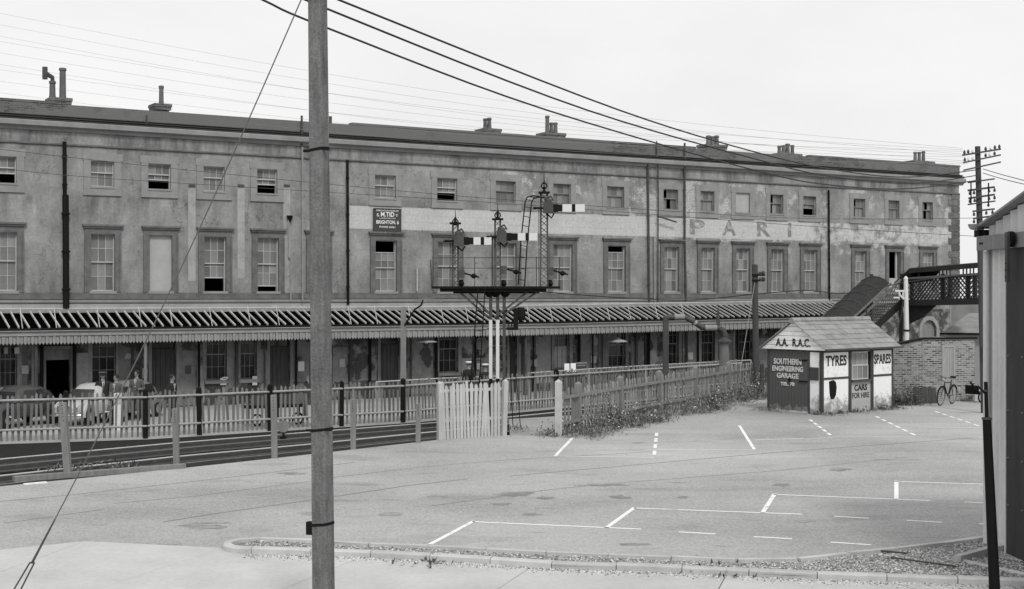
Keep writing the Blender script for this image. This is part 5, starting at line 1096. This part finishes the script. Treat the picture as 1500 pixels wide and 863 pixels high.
MB().path([mid[0], mid[0] + d * .4, mid[0] + d * .6], [.016, .013, .009], 8).build('binding', M['iron'], t, smooth=True)
b0 = mid[0]; sdv = V3(.045, 0, 0); MB().path([b0 + sdv * .6, b0 - sdv * .6], .012, 6).path([b0 - sdv * .6, b0 - sdv * 1.6 - d * .75], .01, 6).path([b0 + sdv * .6, b0 + sdv * .9 - d * .72], .01, 6).path([b0 - sdv * 1.6 - d * .75, V3(0, 0, -.1)], .014, 6).path([b0 + sdv * .9 - d * .72, V3(0, 0, -.1)], .014, 6).tube(b0 - d * .62 - sdv * .3, b0 - d * .85 - sdv * .5, .016, n=6).build('stay_bow', M['iron'], t, smooth=True)
def wire(pts, r, m, label, grp):
    P = []
    for i in range(len(pts) - 1):
        for k_ in range(6):
            f = k_ / 6; P.append(cr(pts, i, f))
    P.append(Vector(pts[-1])); o = MB().path([q - P[0] for q in P], r, 5).build('overhead_wire', m, smooth=True, loc=P[0]); tag(o, label, 'wire', grp); return o
def cr(pts, i, f):
    q = [Vector(pts[max(0, min(len(pts) - 1, j))]) for j in (i - 1, i, i + 1, i + 2)]; return .5 * ((2 * q[1]) + (-q[0] + q[2]) * f + (2 * q[0] - 5 * q[1] + 4 * q[2] - q[3]) * f * f + (-q[0] + 3 * q[1] - 3 * q[2] + q[3]) * f ** 3)
def wz(x, x0, z0, x1, z1): return 1 / (1 / z0 + (1 / z1 - 1 / z0) * (x - x0) / (x1 - x0))
for pts, x0, lab in (([(300, -42), (388, 0), (480, 40), (801, 160), (1109, 249), (1220, 270), (1330, 275), (1436, 262)], 300, 'lowest of three thick overhead wires crossing the sky'), ([(380, -36), (480, 12), (860, 160), (1108, 232), (1220, 257.6), (1340, 267), (1434, 255)], 380, 'middle of three thick overhead wires crossing the sky'), ([(400, -45), (500, 0), (907, 160), (1101, 220), (1220, 247), (1330, 258), (1434, 247)], 400, 'uppermost of three thick overhead wires crossing the sky')):
    wire([dp(x, y, wz(x, x0, 17, 1436, 44.9)) for x, y in pts], .016, M['wire'], lab, 'thick overhead wires')
LW = ['lowest', 'second', 'third', 'fourth', 'fifth', 'sixth', 'seventh', 'eighth', 'ninth']
for i in range(9):
    y0 = 14 + i * 14 + (i % 3) * 3; ye = (218, 226, 236)[i % 3] + (i // 3) * 1.5
    f = lambda x: y0 + (ye - y0) * (x + 20) / 1455 + 26 * math.sin(math.pi * (x + 20) / 1455)
    wire([dp(x, f(x), wz(x, -20, 60, 1436, 44.9)) for x in (-20, 350, 720, 1090, 1410 + 4 * (i % 3))], .0042, M['wirep'], LW[i].replace('lowest', 'topmost') + ' thin telegraph wire counted down the left edge of the sky', 'thin telegraph wires')
for pts, lab in (([(-20, 215), (250, 245), (640, 283), (1000, 309), (1200, 319), (1436, 318)], 'thin wire sagging across the upper windows'), ([(-20, 243), (130, 258), (430, 277), (760, 298), (1200, 331), (1436, 345)], 'faint wire crossing just below the upper windows')):
    wire([dp(x, y, 44.8) for x, y in pts], .0085, M['iron'], lab, 'wires crossing the station front')
wire([dp(x, y, 53) for x, y in ((770, 424), (900, 434), (1010, 438), (1100, 430), (1180, 424), (1240, 428), (1327, 412), (1380, 405), (1440, 398))], .02, M['wire'], 'cable slung from the signal bracket past the footbridge', 'wires crossing the station front')
wire([dp(x, y, z_) for x, y, z_ in ((1440, 246, 45), (1470, 255, 41), (1520, 268, 36))], .012, M['wire'], 'short wire leaving the telegraph pole to the right edge, upper', 'wires leaving right')
wire([dp(x, y, z_) for x, y, z_ in ((1440, 252, 45), (1470, 261, 41), (1520, 273, 36))], .012, M['wire'], 'short wire leaving the telegraph pole to the right edge, lower', 'wires leaving right')
# ---------------------------------------------------------------- parked cars (local x forward, y left)
def car(p, rz, paint, label):
    t = thing('parked_car', label, 'car', p, rz, 'cars parked beside the station'); t.scale = (.84, .84, .92)
    secs = [(-2.0, .42, .62, .45), (-1.9, .6, .40, .78), (-1.5, .72, .32, .92), (-.9, .76, .30, .97), (0, .78, .30, .97), (.7, .76, .30, .96), (1.2, .66, .32, .93), (1.75, .56, .36, .86), (2.0, .42, .45, .72)]
    mb = MB(); n_ = 12; vs = []
    for x, hw, z0, z1 in secs:
        for j in range(n_):
            a = 2 * math.pi * j / n_; c_, s_ = math.cos(a), math.sin(a); e = .55
            vs.append((x, hw * math.copysign(abs(c_) ** e, c_), (z0 + z1) / 2 + (z1 - z0) / 2 * math.copysign(abs(s_) ** e, s_)))
    L_ = len(secs); mb.add(vs, [(i * n_ + j, i * n_ + (j + 1) % n_, (i + 1) * n_ + (j + 1) % n_, (i + 1) * n_ + j) for i in range(L_ - 1) for j in range(n_)] + [tuple(range(n_ - 1, -1, -1)), tuple((L_ - 1) * n_ + j for j in range(n_))])
    body = mb.build('body', paint, t, smooth=True)
    cs = [(-1.55, .45, .93), (-1.25, .58, 1.22), (-.8, .62, 1.42), (-.2, .63, 1.48), (.25, .62, 1.44), (.55, .60, 1.28), (.98, .56, .94)]; vs = []
    for x, hw, zt in cs:
        b0 = .72
        for u, v in ((-1.12, 0), (-1.06, .4), (-.93, .8), (-.7, .97), (0, 1.0), (.7, .97), (.93, .8), (1.06, .4), (1.12, 0)): vs.append((x, hw * u, .9 + (zt - .9) * v))
    k = 9; MB().add(vs, [(i * k + j + 1, i * k + j, (i + 1) * k + j, (i + 1) * k + j + 1) for i in range(len(cs) - 1) for j in range(k - 1)]).build('cabin', paint, t, smooth=True)
    for s_ in (-1, 1):
        for x0, x1, xa, xb in ((-1.05, -.36, -.9, -.36), (-.28, .42, -.28, .24)):
            MB().ext([(x0, s_ * .685, .98), (x1, s_ * .70, .98), (xb, s_ * .62, 1.32), (xa, s_ * .62, 1.32)], (0, s_ * .012, 0)).build('side_window', M['glass'], t)
        for x in (1.25, -1.2):
            MB().path([(x + .42 * math.cos(a), s_ * .66, .36 + .42 * math.sin(a)) for a in [R(-5 + i * 19) for i in range(11)]], .1, 8).build('wing', paint, t, smooth=True)
            wl = MB().lathe((0, 0, -.08), [(.2, 0), (.31, .02), (.325, .08), (.31, .14), (.2, .16)], 18).build('wheel', M['rubber'], t, smooth=True, loc=(x, s_ * .66, .325), rot=(R(90), 0, 0)); MB().lathe((0, 0, -.1 if s_ > 0 else .06), [(.06, 0), (.17, .01), (.17, .03), (.06, .04)], 14).build('hub_cap', M['chrome'], wl, smooth=True)
        MB().lathe((0, 0, 0), [(.02, -.06), (.1, -.02), (.11, 0), (.06, .04), (.01, .05)], 12).build('headlamp', M['chrome'], t, smooth=True, loc=(1.93, s_ * .46, .68), rot=(0, R(90), 0)); MB().box(-2.02, -1.95, s_ * .4 - .05, s_ * .4 + .05, .62, .74).build('tail_lamp', M['iron'], t)
    MB().ext([(.62, -.5, 1.27), (.62, .5, 1.27), (.99, .56, .97), (.99, -.56, .97)], (.012, 0, .012)).build('windscreen', M['glass'], t); MB().ext([(-1.29, -.46, 1.22), (-1.29, .46, 1.22), (-1.56, .42, .97), (-1.56, -.42, .97)], (-.012, 0, .012)).build('rear_window', M['glass'], t)
    MB().box(1.98, 2.04, -.3, .3, .45, .75).build('grille', M['chrome'], t); MB().path([(1.95, -.72, .42), (2.12, -.45, .42), (2.15, 0, .42), (2.12, .45, .42), (1.95, .72, .42)], .045, 6).build('front_bumper', M['chrome'], t, smooth=True); MB().path([(-1.95, -.7, .42), (-2.1, -.4, .42), (-2.1, .4, .42), (-1.95, .7, .42)], .045, 6).build('rear_bumper', M['chrome'], t, smooth=True)
def yp(x, Z): q = dp(x, CY, Z); return (q.x, q.y, -.5)
car(yp(136, 47.0), FRZ + math.pi + .75, M['carp'], 'pale rounded saloon car parked behind the far fence by the men')
car(yp(186, 48.4), FRZ + math.pi + .7, M['cargrey'], 'grey saloon car behind the pale car and the white pillar')
car(yp(26, 45.8), FRZ + math.pi + .6, M['card'], 'black saloon car parked at far left behind the picket fence')
p = Vector(yp(173, 44.3)); t = thing('white_pillar', 'short white pillar with a plate between parked cars', 'pillar', tuple(p)); MB().box(-.11, .11, -.1, .1, 0, 1.2).build('shaft', M['armw'], t); MB().box(-.11, .11, -.11, -.1, .85, 1.12).build('plate', M['board'], t)
# ---------------------------------------------------------------- people
def skin_mesh(joints, edges, name):
    me = bpy.data.meshes.new(name); me.from_pydata([j[0] for j in joints], edges, []); o = bpy.data.objects.new(name, me); COL.objects.link(o)
    md = o.modifiers.new('s', 'SKIN'); sv = me.skin_vertices[0].data
    for i, j in enumerate(joints):
        r = j[1]; sv[i].radius = (r, r) if not isinstance(r, tuple) else r
    sv[0].use_root = True; md.use_smooth_shade = True; sb = o.modifiers.new('b', 'SUBSURF'); sb.levels = sb.render_levels = 2
    bpy.context.view_layer.update(); out = bpy.data.meshes.new_from_object(o.evaluated_get(bpy.context.evaluated_depsgraph_get())); bpy.data.objects.remove(o); return out
def person(p, rz, label, coat, legs, head, h=1.74, arm=0, grp='people on the platform'):
    t = thing('person', label, 'person', p, rz, grp); k = h / 1.74; v = lambda x, y, z: (x * k, y * k, z * k)
    J = [(v(0, 0, .95), (.15, .11)), (v(0, 0, 1.15), (.15, .105)), (v(0, .0, 1.36), (.17, .11)), (v(0, 0, 1.46), (.075, .07)), (v(0, 0, 1.53), .055), (v(0, -.015, 1.60), (.07, .08)), (v(0, -.01, 1.68), (.075, .09)), (v(0, 0, 1.735), (.045, .06))]
    E_ = [(0, 1), (1, 2), (2, 3), (3, 4), (4, 5), (5, 6), (6, 7)]
    for s_ in (-1, 1):
        b = len(J); bend = arm if s_ > 0 else 0
        J += [(v(s_ * .19, 0, 1.40), .065), (v(s_ * .25, .02, 1.13), .048), (v(s_ * (.25 - .08 * bend), -.04 - .2 * bend, .90 + .22 * bend), .036), (v(s_ * (.25 - .1 * bend), -.06 - .26 * bend, .80 + .3 * bend), (.035, .022))]
        E_ += [(2, b), (b, b + 1), (b + 1, b + 2), (b + 2, b + 3)]
        for f in range(4): J.append((v(s_ * (.25 - .1 * bend) + (f - 1.5) * .018 * (0 if 0 else 1), -.07 - .27 * bend - .01 * f, .73 + .32 * bend + .01 * abs(f - 1.5)), .0085)); E_.append((b + 3, len(J) - 1))
        J.append((v(s_ * (.20 - .1 * bend), -.10 - .26 * bend, .79 + .31 * bend), .010)); E_.append((b + 3, len(J) - 1))
        b = len(J); J += [(v(s_ * .10, 0, .86), .09), (v(s_ * .11, -.01, .48), .062), (v(s_ * .11, .02, .09), .045), (v(s_ * .12, -.14, .035), (.042, .03))]; E_ += [(0, b), (b, b + 1), (b + 1, b + 2), (b + 2, b + 3)]
    me = skin_mesh(J, E_, 'body'); me.materials.clear()
    for m in (M['skin'], coat, legs, M['black']): me.materials.append(m)
    for f in me.polygons:
        c = f.center / k; f.material_index = 0 if c.z > 1.475 else (1 if (c.z > .86 or abs(c.x) > .2) and not (abs(c.x) > .14 and c.z < .84 + .3 * arm and c.z > .6) else 0 if abs(c.x) > .19 and c.z > .6 else 3 if c.z < .08 else 2)
    body = link('body', me, t); f_ = MB()
    f_.lathe(v(0, -.105, 1.605), [(.006, -.03), (.02, -.02), (.008, .025)], 6); f_.build('nose', M['skin'], t, smooth=True)
    MB().box(-.042 * k, -.018 * k, -.105 * k, -.08 * k, 1.633 * k, 1.645 * k).box(.018 * k, .042 * k, -.105 * k, -.08 * k, 1.633 * k, 1.645 * k).box(-.024 * k, .024 * k, -.1 * k, -.08 * k, 1.562 * k, 1.569 * k).build('eyes_and_mouth', M['hair'], t)
    MB().lathe(v(-.078, 0, 1.60), [(.008, 0), (.018, .02), (.01, .05)], 6).lathe(v(.078, 0, 1.60), [(.008, 0), (.018, .02), (.01, .05)], 6).build('ears', M['skin'], t, smooth=True)
    if head == 'hair': MB().lathe(v(0, .015, 1.665), [(.088, -.04), (.098, 0), (.092, .05), (.06, .09), (.01, .105)], 14).build('hair', M['hair'], t, smooth=True)
    else:
        m = M['capw'] if head == 'white' else M['jacket']; MB().lathe(v(0, .005, 1.69), [(.092, -.02), (.094, .02), (.14, .05), (.135, .075), (.02, .09)], 16).build('cap_crown', m, t, smooth=True)
        MB().lathe(v(0, .005, 1.665), [(.094, -.01), (.097, .03)], 16).build('cap_band', M['suit'], t); MB().ext([v(-.08, -.07, 1.675), v(-.05, -.15, 1.66), v(.05, -.15, 1.66), v(.08, -.07, 1.675)], (0, 0, .012)).build('cap_peak', M['suit'], t)
    if coat is not M['shirt']: MB().ext([v(-.045, -.108, 1.44), v(.045, -.108, 1.44), v(.012, -.122, 1.18), v(-.012, -.122, 1.18)], (0, .012, 0)).build('shirt_front', M['shirt'], t); MB().ext([v(-.012, -.112, 1.42), v(.012, -.112, 1.42), v(.016, -.126, 1.22), v(-.016, -.126, 1.22)], (0, .006, 0)).build('tie', M['suit'], t)
    return t
def pz(x, y, h): Z = FPX * (CAMH + .5 - h) / (y - CY); return yp(x, Z)
person(pz(150.5, 542, 1.78), R(25), 'man in flat cap and dark suit behind the pale car', M['suit'], M['suit'], 'cap', 1.72)
person(pz(170, 546, 1.74), R(-20), 'bare headed man in grey jacket standing between the parked cars', M['jacket'], M['suit'], 'hair', 1.7)
person(pz(200, 541, 1.76), R(-10), 'dark haired man in waistcoat beside the canopy column', M['jacket'], M['suit'], 'hair', 1.74, 1)
person(pz(252, 547, 1.72), R(70), 'man in dark coat turned sideways behind the far fence', M['suit'], M['suit'], 'hair', 1.7)
person(pz(687, 527, 1.8), R(160), 'officer in white topped cap and dark uniform, left of two by the signal', M['suit'], M['suit'], 'white', 1.74)
person(pz(711, 530, 1.79), R(-165), 'officer in white topped cap close behind the signal post, right of two', M['suit'], M['suit'], 'white', 1.72)
# ---------------------------------------------------------------- weeds
def weeds(name, label, pts, n_, hmax, flowers=.0, seed=1, pale=.4, dens=90):
    rg = random.Random(seed); mb = MB(); cl = []
    for _ in range(max(4, n_ // dens)): 
        i = rg.randrange(len(pts)); x, y, sx_, sy_, h = pts[i]; cl.append((x + rg.gauss(0, sx_), y + rg.gauss(0, sy_), h * rg.uniform(.25, 1.15), rg.uniform(.07, .34)))
    for _ in range(n_):
        cx_, cy_, h, r = rg.choice(cl); f = rg.random(); x, y = cx_ + rg.gauss(0, r) , cy_ + rg.gauss(0, r); z = h * hmax * rg.random() ** 1.4 * max(.15, 1 - (math.hypot(x - cx_, y - cy_) / (2.2 * r)) ** 2)
        s_ = rg.uniform(.022, .065); a = rg.uniform(0, 6.28); el = rg.uniform(-.3, 1.2); u = V3(math.cos(a) * math.cos(el), math.sin(a) * math.cos(el), math.sin(el)); w_ = V3(-math.sin(a), math.cos(a), rg.uniform(-.4, .4)).normalized(); o = V3(x, y, max(z, .01))
        fl = rg.random() < flowers and z > .25 * h * hmax and (cx_ * 7.3) % 1 > .45
        if fl: mb.add([o + V3(s_ * .5 * math.cos(q), s_ * .5 * math.sin(q) * .6 - .0, .02 + s_ * .3 * math.sin(q)) for q in (0, 1.57, 3.14, 4.71)], [(0, 1, 2, 3)], 2)
        else: mb.add([o, o + u * s_ + w_ * s_ * .35, o + u * s_ * 2.2, o + u * s_ - w_ * s_ * .35], [(0, 1, 2, 3)], 1 if rg.random() < pale else 0)
        if rg.random() < .12: mb.add([V3(x, y, 0), V3(x + .008, y, 0), o + V3(0, 0, .05)], [(0, 1, 2)], 1)
    o = mb.build(name, [M['leaf'], M['leafp'], M['flower']], kind='stuff'); o['label'] = label; return o
fp_ = []
for i in range(60):
    f = i / 59; q = on_poly(822 + 285 * f, PF); off = .35 + .5 * math.sin(f * 3.1); off += .35 * math.sin(f * 23); fp_.append((q.x + .5 * off, q.y - .62 * off, .3, .38, (.35 + .5 * abs(math.sin(f * 9))) * (1 + .9 * max(0, f - .45))))
weeds('weeds', 'weeds and white flowers growing along the picket fence', fp_, 16000, 1.05, .03, 4, .5, 130)
q0 = gp(1120, 602)
weeds('weeds', 'low weeds around the foot of the garage hut', [(A.x + hd.x * s_ - .12 * hd.y * -1 * 0 + .1 * hd.y, A.y + hd.y * s_ - .12 * hd.x, .12, .06, .5) for s_ in [i * .35 for i in range(13)]] + [(A.x - hd.y * s_ - .12 * hd.x, A.y + hd.x * s_ - .12 * hd.y, .1, .1, .5) for s_ in [i * .3 for i in range(9)]], 1500, .32, .03, 5, .5)
q0 = gp(1322, 592); weeds('bush', 'dark leafy bush between garage hut and brick outhouse', [(q0.x, q0.y + .2, .25, .2, 1.0), (q0.x + .35, q0.y + .2, .2, .15, 1.1), (q0.x - .3, q0.y + .1, .2, .15, .6)], 2600, 1.05, 0, 8, .15)
q1 = gp(768, 823, .02); weeds('weeds', 'tuft of weeds growing at the kerb face', [(q1.x, q1.y + .02, .05, .03, .5), (gp(1060, 836).x, gp(1060, 836).y, .04, .03, .6), (gp(632, 824).x, gp(632, 824).y, .03, .02, .4)], 240, .13, 0, 9, .4)
q1 = gp(120, 690); weeds('weeds', 'sparse grass tufts beside the timber baulk', [(q1.x, q1.y + .5, .5, .2, .6), (gp(755, 632).x, gp(755, 632).y + .5, .1, .5, .5)], 700, .35, 0, 10, .4)
